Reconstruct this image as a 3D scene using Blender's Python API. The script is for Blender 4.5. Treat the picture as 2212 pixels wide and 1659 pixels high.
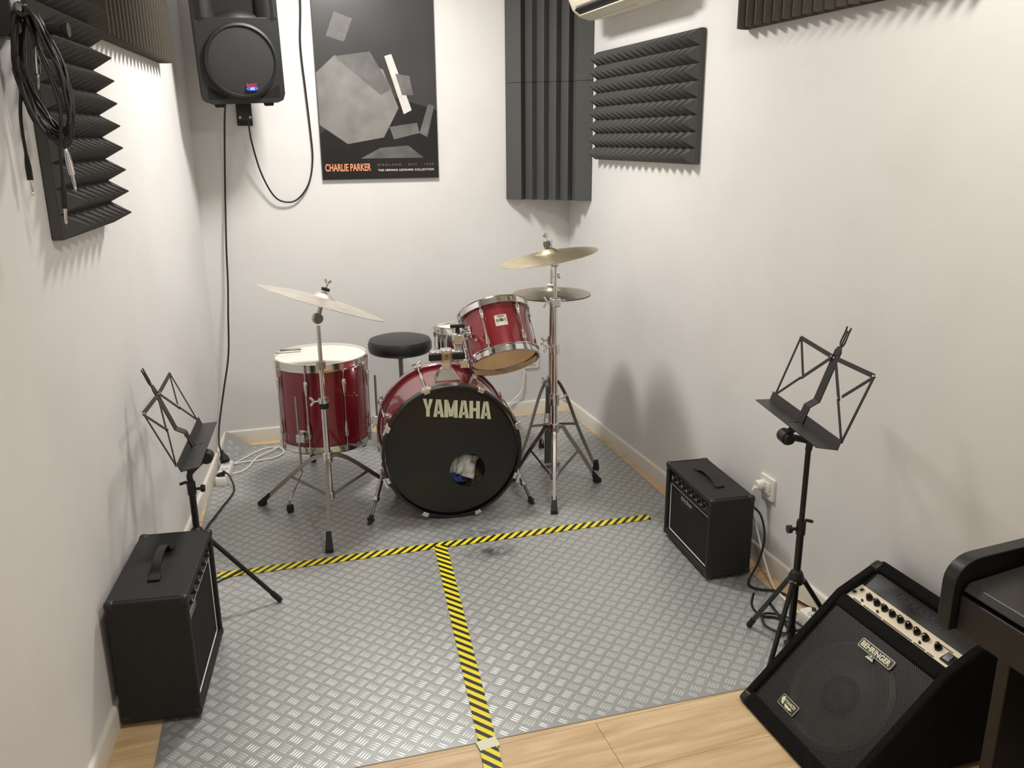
import bpy, math, random
import numpy as np
from mathutils import Vector as V, Matrix
random.seed(7)
for o in list(bpy.data.objects): bpy.data.objects.remove(o, do_unlink=True)
scene = bpy.context.scene
C = scene.collection
R = math.radians
PI = math.pi

# ------------------------------------------------------------------ camera
cam_d = bpy.data.cameras.new('camera'); cam = bpy.data.objects.new('camera', cam_d); C.objects.link(cam)
cam_d.sensor_fit = 'HORIZONTAL'; cam_d.sensor_width = 36.0; cam_d.lens = 36.0*1827.6/2212.0
cam_d.clip_start = 0.02; cam_d.clip_end = 50
def cam_axes(yaw, pit, rol):
    f = V((math.sin(yaw)*math.cos(pit), math.cos(yaw)*math.cos(pit), -math.sin(pit)))
    r = V((math.cos(yaw), -math.sin(yaw), 0)); u = r.cross(f)
    return r*math.cos(rol)+u*math.sin(rol), -r*math.sin(rol)+u*math.cos(rol), f
_r, _u, _f = cam_axes(R(17.358), R(16.2226), R(-0.4763))
CAMZ = 1.52
cam.matrix_world = Matrix(((_r.x, _u.x, -_f.x, 0), (_r.y, _u.y, -_f.y, 0), (_r.z, _u.z, -_f.z, CAMZ), (0, 0, 0, 1)))
scene.camera = cam
# ------------------------------------------------------------------ world, lights, exposure
w = bpy.data.worlds.new('world'); scene.world = w; w.use_nodes = True
w.node_tree.nodes['Background'].inputs[0].default_value = (0.9, 0.92, 1, 1)
w.node_tree.nodes['Background'].inputs[1].default_value = 0.05
ZC = 2.55                       # ceiling height
LAMPS = [((0.58, 3.45), 0.30, 0.30, 33.0, (1.0, 0.96, 0.905)),
         ((1.10, 1.35), 0.30, 0.30, 16.0, (1.0, 0.94, 0.85)),
         ((0.30, -0.75), 0.30, 0.30, 8.0, (1.0, 0.95, 0.88))]
for (lx, ly), sx, sy, pw, col in LAMPS:
    ld = bpy.data.lights.new('ceiling_lamp_light', 'AREA'); ld.shape = 'RECTANGLE'; ld.size = sx; ld.size_y = sy
    ld.energy = pw; ld.color = col
    lo = bpy.data.objects.new('ceiling_lamp_light', ld); C.objects.link(lo); lo.location = (lx, ly, ZC-0.022)
vs = scene.view_settings
vs.view_transform = 'Standard'; vs.look = 'None'; vs.gamma = 1.0; vs.use_curve_mapping = False; vs.exposure = 0.28
scene.display_settings.display_device = 'sRGB'

# ------------------------------------------------------------------ materials
def srgb(r, g, b):
    f = lambda c: (c/255)/12.92 if c/255 <= 0.04045 else ((c/255+0.055)/1.055)**2.4
    return (f(r), f(g), f(b), 1)
MATS = {}
def mat(name, col, rough=0.5, metal=0.0, coat=0.0, bump=None, vary=None, spec=0.5, emit=None):
    """bump=(scale,strength,dist)  vary=(scale,amount,detail)"""
    if name in MATS: return MATS[name]
    m = bpy.data.materials.new(name); m.use_nodes = True; nt = m.node_tree; p = nt.nodes['Principled BSDF']
    p.inputs['Base Color'].default_value = col; p.inputs['Roughness'].default_value = rough
    p.inputs['Metallic'].default_value = metal; p.inputs['Specular IOR Level'].default_value = spec
    if coat: p.inputs['Coat Weight'].default_value = coat; p.inputs['Coat Roughness'].default_value = 0.06
    tc = nt.nodes.new('ShaderNodeTexCoord')
    if vary:
        n = nt.nodes.new('ShaderNodeTexNoise'); n.inputs['Scale'].default_value = vary[0]; n.inputs['Detail'].default_value = vary[2]
        nt.links.new(tc.outputs['Object'], n.inputs['Vector'])
        mx = nt.nodes.new('ShaderNodeMix'); mx.data_type = 'RGBA'
        a = vary[1]
        mx.inputs['A'].default_value = tuple(c*(1-a) for c in col[:3])+(1,)
        mx.inputs['B'].default_value = tuple(min(1, c*(1+a)) for c in col[:3])+(1,)
        cr = nt.nodes.new('ShaderNodeMapRange'); cr.inputs['From Min'].default_value = 0.3; cr.inputs['From Max'].default_value = 0.7
        nt.links.new(n.outputs['Fac'], cr.inputs['Value']); nt.links.new(cr.outputs['Result'], mx.inputs['Factor'])
        nt.links.new(mx.outputs['Result'], p.inputs['Base Color'])
    if bump:
        n = nt.nodes.new('ShaderNodeTexNoise'); n.inputs['Scale'].default_value = bump[0]; n.inputs['Detail'].default_value = 3
        nt.links.new(tc.outputs['Object'], n.inputs['Vector'])
        b = nt.nodes.new('ShaderNodeBump'); b.inputs['Strength'].default_value = bump[1]; b.inputs['Distance'].default_value = bump[2]
        nt.links.new(n.outputs['Fac'], b.inputs['Height']); nt.links.new(b.outputs['Normal'], p.inputs['Normal'])
    if emit:
        p.inputs['Emission Color'].default_value = emit[:3]+(1,); p.inputs['Emission Strength'].default_value = emit[3]
    MATS[name] = m
    return m

CHROME = mat('chrome', (0.72, 0.71, 0.70, 1), 0.12, 1.0)
STEEL = mat('satin_steel', (0.42, 0.41, 0.40, 1), 0.28, 1.0)
DSTEEL = mat('dark_steel', (0.16, 0.16, 0.16, 1), 0.35, 0.8)
BLACKM = mat('black_enamel', srgb(20, 20, 20), 0.45)
BLACKP = mat('black_plastic', srgb(27, 27, 28), 0.45, bump=(900, 0.15, 0.0005))
RUBBER = mat('black_rubber', srgb(22, 22, 23), 0.7)
WHITEP = mat('white_plastic', srgb(228, 226, 218), 0.35)
CREAMP = mat('cream_plastic', srgb(228, 224, 206), 0.4)
TOLEX = mat('black_tolex', srgb(23, 23, 23), 0.7, bump=(700, 0.5, 0.0008), vary=(60, 0.2, 3))
CARPET = mat('black_carpet', srgb(24, 24, 24), 0.95, bump=(520, 1.0, 0.003), vary=(200, 0.35, 3), spec=0.15)
CLOTH = mat('black_grille_cloth', srgb(40, 40, 41), 0.9, bump=(1400, 0.8, 0.001), vary=(900, 0.3, 2), spec=0.2)
FOAM = mat('charcoal_foam', srgb(86, 86, 85), 1.0, bump=(800, 0.5, 0.002), vary=(500, 0.18, 3), spec=0.08)
FOAMB = mat('brown_grey_foam', srgb(84, 79, 72), 1.0, bump=(600, 0.7, 0.003), vary=(350, 0.3, 3), spec=0.08)
HEADW = mat('coated_white_drumhead', srgb(228, 224, 216), 0.55, vary=(14, 0.04, 4))
HEADB = mat('black_drumhead', srgb(20, 21, 20), 0.24)
HOOPB = mat('black_hoop', srgb(20, 20, 20), 0.3)
WOODIN = mat('pale_wood_interior', srgb(228, 202, 162), 0.5, vary=(9, 0.16, 5))
HEADT = mat('clear_coated_drumhead', srgb(228, 224, 216), 0.5, vary=(14, 0.04, 4))
def head_translucent():
    nt = HEADT.node_tree; p = nt.nodes['Principled BSDF']; tr = nt.nodes.new('ShaderNodeBsdfTranslucent'); tr.inputs['Color'].default_value = (0.85, 0.82, 0.76, 1)
    ms = nt.nodes.new('ShaderNodeMixShader'); ms.inputs['Fac'].default_value = 0.6
    nt.links.new(p.outputs['BSDF'], ms.inputs[1]); nt.links.new(tr.outputs['BSDF'], ms.inputs[2]); nt.links.new(ms.outputs['Shader'], nt.nodes['Material Output'].inputs['Surface'])
head_translucent()
BRASS = mat('dull_brass', (0.74, 0.66, 0.46, 1), 0.34, 1.0, bump=(260, 0.06, 0.0006), vary=(20, 0.1, 3))
BRASSP = mat('pale_worn_brass', (0.74, 0.70, 0.62, 1), 0.40, 1.0, bump=(260, 0.06, 0.0006), vary=(20, 0.1, 3))
BRASSD = mat('tarnished_brass', (0.50, 0.45, 0.37, 1), 0.38, 1.0, bump=(260, 0.06, 0.0006), vary=(18, 0.15, 3))
FELT = mat('grey_felt', srgb(110, 105, 95), 0.95, bump=(900, 0.5, 0.001))
VINYLB = mat('black_vinyl_upholstery', srgb(34, 34, 35), 0.38, bump=(400, 0.15, 0.0006))
IVORY = mat('ivory_lettering', srgb(222, 221, 190), 0.5)
SILVERP = mat('silver_print', srgb(205, 203, 192), 0.45)
WHITEPR = mat('white_print', srgb(232, 230, 222), 0.5)
GOLD = mat('gold_badge', srgb(170, 150, 84), 0.35, 0.6)
GREYPL = mat('grey_footboard', srgb(92, 91, 88), 0.4, 0.5)
PIANO = mat('black_satin_laminate', srgb(30, 29, 28), 0.33, bump=(900, 0.1, 0.0004))
PIANOF = mat('dark_brown_black_laminate', srgb(29, 27, 25), 0.5, bump=(700, 0.15, 0.0005))
PANEL = mat('champagne_control_plate', srgb(226, 214, 190), 0.38, 0.25)

def red_lacquer():
    m = mat('red_sparkle_lacquer', (0.20, 0.006, 0.014, 1), 0.3, 0.25, coat=1.0)
    nt = m.node_tree; p = nt.nodes['Principled BSDF']
    tc = nt.nodes.new('ShaderNodeTexCoord'); vo = nt.nodes.new('ShaderNodeTexVoronoi'); vo.inputs['Scale'].default_value = 700
    nt.links.new(tc.outputs['Object'], vo.inputs['Vector'])
    mr = nt.nodes.new('ShaderNodeMapRange'); mr.inputs['From Min'].default_value = 0; mr.inputs['From Max'].default_value = 1
    sp = nt.nodes.new('ShaderNodeSeparateColor'); nt.links.new(vo.outputs['Color'], sp.inputs['Color'])
    nt.links.new(sp.outputs['Red'], mr.inputs['Value'])
    mx = nt.nodes.new('ShaderNodeMix'); mx.data_type = 'RGBA'
    mx.inputs['A'].default_value = (0.13, 0.003, 0.009, 1); mx.inputs['B'].default_value = (0.28, 0.010, 0.022, 1)
    nt.links.new(mr.outputs['Result'], mx.inputs['Factor']); nt.links.new(mx.outputs['Result'], p.inputs['Base Color'])
    return m
RED = red_lacquer()
REDH = mat('red_hoop_lacquer', (0.17, 0.008, 0.016, 1), 0.3, 0.1, coat=1.0)

def wall_paint():
    m = mat('white_wall_paint', srgb(224, 221, 217), 0.6, bump=(140, 0.08, 0.002), spec=0.3)
    nt = m.node_tree; p = nt.nodes['Principled BSDF']
    tc = nt.nodes.new('ShaderNodeTexCoord')
    n1 = nt.nodes.new('ShaderNodeTexNoise'); n1.inputs['Scale'].default_value = 1.7; n1.inputs['Detail'].default_value = 5; n1.inputs['Roughness'].default_value = 0.55
    n2 = nt.nodes.new('ShaderNodeTexNoise'); n2.inputs['Scale'].default_value = 22; n2.inputs['Detail'].default_value = 4
    for n in (n1, n2): nt.links.new(tc.outputs['Object'], n.inputs['Vector'])
    r1 = nt.nodes.new('ShaderNodeMapRange'); r1.inputs['From Min'].default_value = 0.45; r1.inputs['From Max'].default_value = 0.8
    r2 = nt.nodes.new('ShaderNodeMapRange'); r2.inputs['From Min'].default_value = 0.62; r2.inputs['From Max'].default_value = 0.8; r2.inputs['To Max'].default_value = 0.14
    nt.links.new(n1.outputs['Fac'], r1.inputs['Value']); nt.links.new(n2.outputs['Fac'], r2.inputs['Value'])
    mu = nt.nodes.new('ShaderNodeMath'); mu.operation = 'MULTIPLY_ADD'; mu.inputs[1].default_value = 0.55
    nt.links.new(r1.outputs['Result'], mu.inputs[0]); nt.links.new(r2.outputs['Result'], mu.inputs[2])
    mx = nt.nodes.new('ShaderNodeMix'); mx.data_type = 'RGBA'
    mx.inputs['A'].default_value = srgb(222, 221, 220); mx.inputs['B'].default_value = srgb(204, 202, 199)
    mx.clamp_factor = True
    nt.links.new(mu.outputs['Value'], mx.inputs['Factor']); nt.links.new(mx.outputs['Result'], p.inputs['Base Color'])
    return m
WALL = wall_paint()
CEIL = mat('white_ceiling_paint', srgb(232, 230, 226), 0.8)
SKIRT = mat('cream_white_skirting', srgb(226, 221, 210), 0.4)

def wood_mat():
    m = mat('light_oak_laminate', srgb(203, 168, 122), 0.38)
    nt = m.node_tree; p = nt.nodes['Principled BSDF']
    tc = nt.nodes.new('ShaderNodeTexCoord'); oi = nt.nodes.new('ShaderNodeObjectInfo')
    cb = nt.nodes.new('ShaderNodeVectorMath'); cb.operation = 'MULTIPLY_ADD'
    cb.inputs[1].default_value = (1.6, 16, 1)
    nt.links.new(tc.outputs['Object'], cb.inputs[0])
    ad = nt.nodes.new('ShaderNodeVectorMath'); ad.operation = 'SCALE'; ad.inputs['Scale'].default_value = 37
    cx = nt.nodes.new('ShaderNodeCombineXYZ'); nt.links.new(oi.outputs['Random'], cx.inputs['X']); nt.links.new(oi.outputs['Random'], cx.inputs['Y'])
    nt.links.new(cx.outputs['Vector'], ad.inputs[0]); nt.links.new(ad.outputs['Vector'], cb.inputs[2])
    n1 = nt.nodes.new('ShaderNodeTexNoise'); n1.inputs['Scale'].default_value = 2.2; n1.inputs['Detail'].default_value = 6; n1.inputs['Distortion'].default_value = 0.6
    nt.links.new(cb.outputs['Vector'], n1.inputs['Vector'])
    n2 = nt.nodes.new('ShaderNodeTexNoise'); n2.inputs['Scale'].default_value = 1.3; n2.inputs['Detail'].default_value = 2
    nt.links.new(cb.outputs['Vector'], n2.inputs['Vector'])
    mx = nt.nodes.new('ShaderNodeMix'); mx.data_type = 'RGBA'; mx.inputs['A'].default_value = srgb(190, 157, 117); mx.inputs['B'].default_value = srgb(222, 195, 155)
    r1 = nt.nodes.new('ShaderNodeMapRange'); r1.inputs['From Min'].default_value = 0.3; r1.inputs['From Max'].default_value = 0.68
    nt.links.new(n1.outputs['Fac'], r1.inputs['Value']); nt.links.new(r1.outputs['Result'], mx.inputs['Factor'])
    m2 = nt.nodes.new('ShaderNodeMix'); m2.data_type = 'RGBA'; m2.inputs['B'].default_value = srgb(150, 112, 72)
    r2 = nt.nodes.new('ShaderNodeMapRange'); r2.inputs['From Min'].default_value = 0.66; r2.inputs['From Max'].default_value = 0.82; r2.inputs['To Max'].default_value = 0.5
    nt.links.new(n2.outputs['Fac'], r2.inputs['Value']); nt.links.new(r2.outputs['Result'], m2.inputs['Factor'])
    nt.links.new(mx.outputs['Result'], m2.inputs['A']); nt.links.new(m2.outputs['Result'], p.inputs['Base Color'])
    return m
WOOD = wood_mat()

def vinyl_mat(name, base, rough):
    m = mat(name, base, rough, 0.45)
    nt = m.node_tree; p = nt.nodes['Principled BSDF']
    ge = nt.nodes.new('ShaderNodeTexCoord')
    n = nt.nodes.new('ShaderNodeTexNoise'); n.inputs['Scale'].default_value = 26; n.inputs['Detail'].default_value = 6
    nt.links.new(ge.outputs['Object'], n.inputs['Vector'])
    n3 = nt.nodes.new('ShaderNodeTexNoise'); n3.inputs['Scale'].default_value = 2.5; n3.inputs['Detail'].default_value = 4
    nt.links.new(ge.outputs['Object'], n3.inputs['Vector'])
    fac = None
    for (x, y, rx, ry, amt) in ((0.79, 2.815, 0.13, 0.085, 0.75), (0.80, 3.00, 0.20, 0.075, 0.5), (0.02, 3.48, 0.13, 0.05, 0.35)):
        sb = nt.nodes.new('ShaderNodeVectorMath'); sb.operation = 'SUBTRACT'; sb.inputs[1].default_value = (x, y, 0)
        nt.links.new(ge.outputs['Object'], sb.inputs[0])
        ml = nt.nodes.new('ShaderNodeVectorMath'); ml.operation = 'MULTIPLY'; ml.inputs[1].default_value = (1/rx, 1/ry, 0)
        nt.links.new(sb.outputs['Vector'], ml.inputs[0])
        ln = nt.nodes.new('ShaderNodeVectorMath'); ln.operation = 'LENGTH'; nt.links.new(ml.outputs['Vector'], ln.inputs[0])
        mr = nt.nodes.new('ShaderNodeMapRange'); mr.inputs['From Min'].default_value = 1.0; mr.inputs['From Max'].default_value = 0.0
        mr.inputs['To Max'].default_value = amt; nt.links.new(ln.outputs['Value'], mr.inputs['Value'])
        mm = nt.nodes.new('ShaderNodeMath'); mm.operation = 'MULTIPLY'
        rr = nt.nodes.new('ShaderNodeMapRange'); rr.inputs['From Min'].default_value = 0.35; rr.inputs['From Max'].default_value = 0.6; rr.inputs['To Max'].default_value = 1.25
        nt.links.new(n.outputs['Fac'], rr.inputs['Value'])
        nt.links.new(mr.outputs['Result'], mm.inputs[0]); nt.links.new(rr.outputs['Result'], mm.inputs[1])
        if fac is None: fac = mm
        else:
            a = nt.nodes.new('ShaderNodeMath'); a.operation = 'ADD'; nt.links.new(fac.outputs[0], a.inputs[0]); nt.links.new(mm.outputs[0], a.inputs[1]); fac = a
    v1 = nt.nodes.new('ShaderNodeMix'); v1.data_type = 'RGBA'
    v1.inputs['A'].default_value = tuple(c*0.93 for c in base[:3])+(1,); v1.inputs['B'].default_value = tuple(c*1.05 for c in base[:3])+(1,)
    nt.links.new(n3.outputs['Fac'], v1.inputs['Factor'])
    mx = nt.nodes.new('ShaderNodeMix'); mx.data_type = 'RGBA'; mx.clamp_factor = True
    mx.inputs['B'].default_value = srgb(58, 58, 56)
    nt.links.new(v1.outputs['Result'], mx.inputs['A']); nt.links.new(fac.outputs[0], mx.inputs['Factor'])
    nt.links.new(mx.outputs['Result'], p.inputs['Base Color'])
    return m
VINYL = vinyl_mat('grey_vinyl', srgb(164, 167, 166), 0.38)
VINYLBAR = vinyl_mat('grey_vinyl_raised_bar', srgb(198, 200, 198), 0.36)

def hazard_mat():
    m = mat('yellow_black_hazard_print', srgb(236, 218, 40), 0.35)
    nt = m.node_tree; p = nt.nodes['Principled BSDF']
    tc = nt.nodes.new('ShaderNodeTexCoord'); sx = nt.nodes.new('ShaderNodeSeparateXYZ'); nt.links.new(tc.outputs['Object'], sx.inputs['Vector'])
    a = nt.nodes.new('ShaderNodeMath'); a.operation = 'ADD'; nt.links.new(sx.outputs['X'], a.inputs[0]); nt.links.new(sx.outputs['Y'], a.inputs[1])
    d = nt.nodes.new('ShaderNodeMath'); d.operation = 'DIVIDE'; d.inputs[1].default_value = 0.0385; nt.links.new(a.outputs[0], d.inputs[0])
    f = nt.nodes.new('ShaderNodeMath'); f.operation = 'FRACT'; nt.links.new(d.outputs[0], f.inputs[0])
    g = nt.nodes.new('ShaderNodeMath'); g.operation = 'GREATER_THAN'; g.inputs[1].default_value = 0.54; nt.links.new(f.outputs[0], g.inputs[0])
    mx = nt.nodes.new('ShaderNodeMix'); mx.data_type = 'RGBA'; mx.inputs['A'].default_value = srgb(238, 222, 48); mx.inputs['B'].default_value = srgb(28, 27, 22)
    nt.links.new(g.outputs[0], mx.inputs['Factor']); nt.links.new(mx.outputs['Result'], p.inputs['Base Color'])
    return m
HAZ = hazard_mat()

def perforated():
    m = bpy.data.materials.new('perforated_black_steel'); m.use_nodes = True; nt = m.node_tree; p = nt.nodes['Principled BSDF']
    p.inputs['Base Color'].default_value = srgb(48, 48, 46); p.inputs['Roughness'].default_value = 0.38; p.inputs['Metallic'].default_value = 0.3
    tc = nt.nodes.new('ShaderNodeTexCoord'); mp = nt.nodes.new('ShaderNodeMapping'); mp.inputs['Rotation'].default_value = (0, 0, PI/4)
    vo = nt.nodes.new('ShaderNodeTexVoronoi'); vo.voronoi_dimensions = '2D'; vo.inputs['Scale'].default_value = 210; vo.inputs['Randomness'].default_value = 0
    nt.links.new(tc.outputs['Object'], mp.inputs['Vector']); nt.links.new(mp.outputs['Vector'], vo.inputs['Vector'])
    g = nt.nodes.new('ShaderNodeMath'); g.operation = 'LESS_THAN'; g.inputs[1].default_value = 0.33; nt.links.new(vo.outputs['Distance'], g.inputs[0])
    tr = nt.nodes.new('ShaderNodeBsdfTransparent'); ms = nt.nodes.new('ShaderNodeMixShader')
    nt.links.new(g.outputs[0], ms.inputs['Fac']); nt.links.new(p.outputs['BSDF'], ms.inputs[1]); nt.links.new(tr.outputs['BSDF'], ms.inputs[2])
    nt.links.new(ms.outputs['Shader'], nt.nodes['Material Output'].inputs['Surface'])
    return m
PERF = perforated()

# ------------------------------------------------------------------ mesh helpers
def perp(a):
    a = a.normalized(); h = V((0, 0, 1)) if abs(a.z) < 0.9 else V((1, 0, 0))
    u = h.cross(a).normalized(); return u, a.cross(u)
def crom(pts, k=8, closed=False):
    P = [V(p) for p in pts]; out = []; n = len(P)
    for i in range(n if closed else n-1):
        if closed: a, b, c, d = P[i-1], P[i], P[(i+1) % n], P[(i+2) % n]
        else: a, b, c, d = P[max(i-1, 0)], P[i], P[i+1], P[min(i+2, n-1)]
        for j in range(k):
            t = j/k
            out.append(0.5*((2*b)+(c-a)*t+(2*a-5*b+4*c-d)*t*t+(3*b-a-3*c+d)*t**3))
    if not closed: out.append(P[-1])
    return out
class MB:
    def __init__(s): s.v = []; s.f = []
    def add(s, vs_, fs):
        o = len(s.v); s.v += [V(p) for p in vs_]; s.f += [tuple(i+o for i in f) for f in fs]; return s
    def box(s, c, size, m=None, top=None):
        c = V(c); hx, hy, hz = size[0]/2, size[1]/2, size[2]/2; tx, ty = top if top else (1, 1)
        vs_ = [V((sx*hx*(tx if sz > 0 else 1), sy*hy*(ty if sz > 0 else 1), sz*hz)) for sz in (-1, 1) for sx, sy in ((-1, -1), (1, -1), (1, 1), (-1, 1))]
        if m: vs_ = [m @ p for p in vs_]
        return s.add([p+c for p in vs_], [(3, 2, 1, 0), (4, 5, 6, 7), (0, 1, 5, 4), (1, 2, 6, 5), (2, 3, 7, 6), (3, 0, 4, 7)])
    def bar(s, a, b, w_, h_, up=(0, 0, 1)):
        a = V(a); b = V(b); d = (b-a).normalized(); up = V(up)
        sd = d.cross(up)
        if sd.length < 1e-5: sd = d.cross(V((1, 0, 0)))
        sd.normalize(); up = sd.cross(d)
        q = [sd*sx*w_/2+up*sy*h_/2 for sx, sy in ((-1, -1), (1, -1), (1, 1), (-1, 1))]
        return s.add([a+p for p in q]+[b+p for p in q], [(3, 2, 1, 0), (4, 5, 6, 7), (0, 1, 5, 4), (1, 2, 6, 5), (2, 3, 7, 6), (3, 0, 4, 7)])
    def strip(s, pts, w_, h_, side):
        pts = [V(p) for p in pts]; side = V(side).normalized(); o = len(s.v); n = len(pts)
        for i, p in enumerate(pts):
            t = (pts[min(i+1, n-1)]-pts[max(i-1, 0)]).normalized(); up = side.cross(t).normalized()
            s.v += [p+side*sx*w_/2+up*sy*h_/2 for sx, sy in ((-1, -1), (1, -1), (1, 1), (-1, 1))]
        for i in range(n-1):
            for j in range(4):
                s.f.append((o+4*i+j, o+4*i+(j+1) % 4, o+4*i+4+(j+1) % 4, o+4*i+4+j))
        s.f.append((o+3, o+2, o+1, o)); e = o+4*(n-1); s.f.append((e, e+1, e+2, e+3)); return s
    def cyl(s, a, b, r0, r1=None, n=16, cap=True):
        a = V(a); b = V(b); r1 = r0 if r1 is None else r1; u, v_ = perp(b-a); vs_ = []
        for c, r in ((a, r0), (b, r1)):
            vs_ += [c+(u*math.cos(2*PI*i/n)+v_*math.sin(2*PI*i/n))*r for i in range(n)]
        fs = [(i, (i+1) % n, n+(i+1) % n, n+i) for i in range(n)]
        if cap: fs += [tuple(range(n-1, -1, -1)), tuple(range(n, 2*n))]
        return s.add(vs_, fs)
    def tube(s, pts, r, n=8, closed=False, rf=None):
        pts = [V(p) for p in pts]; m = len(pts); o = len(s.v)
        t0 = (pts[1]-pts[0]).normalized(); u, _ = perp(t0)
        for i, p in enumerate(pts):
            a = pts[i-1] if (i > 0 or closed) else pts[i]; b = pts[(i+1) % m] if (i < m-1 or closed) else pts[i]
            t = (b-a).normalized(); u = (u-t*u.dot(t)).normalized(); v_ = t.cross(u); rr = rf(i/(m-1)) if rf else r
            s.v += [p+(u*math.cos(2*PI*j/n)+v_*math.sin(2*PI*j/n))*rr for j in range(n)]
        for i in range(m if closed else m-1):
            k = (i+1) % m
            for j in range(n): s.f.append((o+i*n+j, o+i*n+(j+1) % n, o+k*n+(j+1) % n, o+k*n+j))
        if not closed:
            s.f.append(tuple(o+j for j in range(n-1, -1, -1))); s.f.append(tuple(o+(m-1)*n+j for j in range(n)))
        return s
    def lathe(s, prof, o=(0, 0, 0), ax=(0, 0, 1), n=48, closed=False):
        """prof: list of (radius, height along axis)"""
        o_ = V(o); a = V(ax).normalized(); u, v_ = perp(a); b = len(s.v); rows = []
        for r, h in prof:
            if r < 1e-6: rows.append([len(s.v)]); s.v.append(o_+a*h)
            else:
                rows.append(list(range(len(s.v), len(s.v)+n)))
                s.v += [o_+a*h+(u*math.cos(2*PI*i/n)+v_*math.sin(2*PI*i/n))*r for i in range(n)]
        pr = list(zip(rows, rows[1:]+([rows[0]] if closed else [])))
        if not closed: pr = list(zip(rows[:-1], rows[1:]))
        for p, q in pr:
            if len(p) == 1 and len(q) == 1: continue
            for i in range(n):
                k = (i+1) % n
                if len(p) == 1: s.f.append((p[0], q[k], q[i]))
                elif len(q) == 1: s.f.append((p[i], p[k], q[0]))
                else: s.f.append((p[i], p[k], q[k], q[i]))
        return s
    def prism(s, poly, o, u, v_, n, t):
        o = V(o); u = V(u); v_ = V(v_); n = V(n); k = len(poly)
        base = [o+u*x+v_*y for x, y in poly]
        fs = [tuple(range(k-1, -1, -1)), tuple(range(k, 2*k))]+[(i, (i+1) % k, k+(i+1) % k, k+i) for i in range(k)]
        return s.add(base+[p+n*t for p in base], fs)
    def build(s, name, m, parent=None, smooth=35, bevel=0, mtx=None, seg=2):
        me = bpy.data.meshes.new(name); vs_ = s.v
        if mtx is not None:
            inv = mtx.inverted(); vs_ = [inv @ p for p in vs_]
        me.from_pydata([tuple(p) for p in vs_], [], s.f); me.validate(); me.update()
        import bmesh
        bm = bmesh.new(); bm.from_mesh(me); bmesh.ops.recalc_face_normals(bm, faces=bm.faces); bm.to_mesh(me); bm.free()
        me.materials.append(m)
        ob = bpy.data.objects.new(name, me); C.objects.link(ob)
        if mtx is not None: ob.matrix_local = mtx
        if parent is not None: ob.parent = parent
        if smooth:
            me.polygons.foreach_set('use_smooth', [True]*len(me.polygons)); me.set_sharp_from_angle(angle=R(smooth))
        if bevel:
            b = ob.modifiers.new('bevel', 'BEVEL'); b.width = bevel; b.segments = seg; b.limit_method = 'ANGLE'; b.angle_limit = R(40)
        return ob
def tag(o, label, cat, group=None):
    o['label'] = label; o['category'] = cat
    if group: o['group'] = group
    return o
def thing(name, label, cat, loc=(0, 0, 0), rz=0.0, group=None, mtx=None):
    o = bpy.data.objects.new(name, None); C.objects.link(o); o.empty_display_size = 0.05
    if mtx is not None: o.matrix_world = mtx
    else: o.location = loc; o.rotation_euler = (0, 0, rz)
    return tag(o, label, cat, group)
def struct(o): o['kind'] = 'structure'; return o
def frame(o, u, v_, n):
    o = V(o); u = V(u); v_ = V(v_); n = V(n)
    return Matrix(((u.x, v_.x, n.x, o.x), (u.y, v_.y, n.y, o.y), (u.z, v_.z, n.z, o.z), (0, 0, 0, 1)))
def text(name, s, m, parent, o, u, v_, width, height, t=0.0006, bold=0.0, shear=0.0, space=1.0, center=True):
    """Flat lettering fitted to width x height with its lower left (or middle) at o."""
    cu = bpy.data.curves.new('t', 'FONT'); cu.body = s; cu.offset = bold; cu.shear = shear; cu.space_character = space; cu.resolution_u = 4
    tmp = bpy.data.objects.new('t', cu); me0 = bpy.data.meshes.new_from_object(tmp)
    co = [v.co.copy() for v in me0.vertices]; fs = [tuple(p.vertices) for p in me0.polygons]
    bpy.data.objects.remove(tmp); bpy.data.meshes.remove(me0); bpy.data.curves.remove(cu)
    x0 = min(c.x for c in co); x1 = max(c.x for c in co); y0 = min(c.y for c in co); y1 = max(c.y for c in co)
    u = V(u).normalized(); v_ = V(v_).normalized(); n = u.cross(v_); o = V(o)
    if center: o = o-u*width/2-v_*height/2
    mb = MB(); k = len(co)
    pts = [o+u*((c.x-x0)/(x1-x0)*width)+v_*((c.y-y0)/(y1-y0)*height)+n*t for c in co]
    mb.add(pts, fs)
    return mb.build(name, m, parent, smooth=0)
def copy_tree(o, parent=None):
    c = o.copy(); C.objects.link(c); c.parent = parent
    for ch in list(o.children): copy_tree(ch, c)
    return c
def rrect(w_, h_, r, k=4):
    out = []
    for cx, cy, a0 in ((w_/2-r, h_/2-r, 0), (-w_/2+r, h_/2-r, 90), (-w_/2+r, -h_/2+r, 180), (w_/2-r, -h_/2+r, 270)):
        for i in range(k+1): a = R(a0+90*i/k); out.append((cx+r*math.cos(a), cy+r*math.sin(a)))
    return out
X, Y, Z = V((1, 0, 0)), V((0, 1, 0)), V((0, 0, 1))

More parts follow.
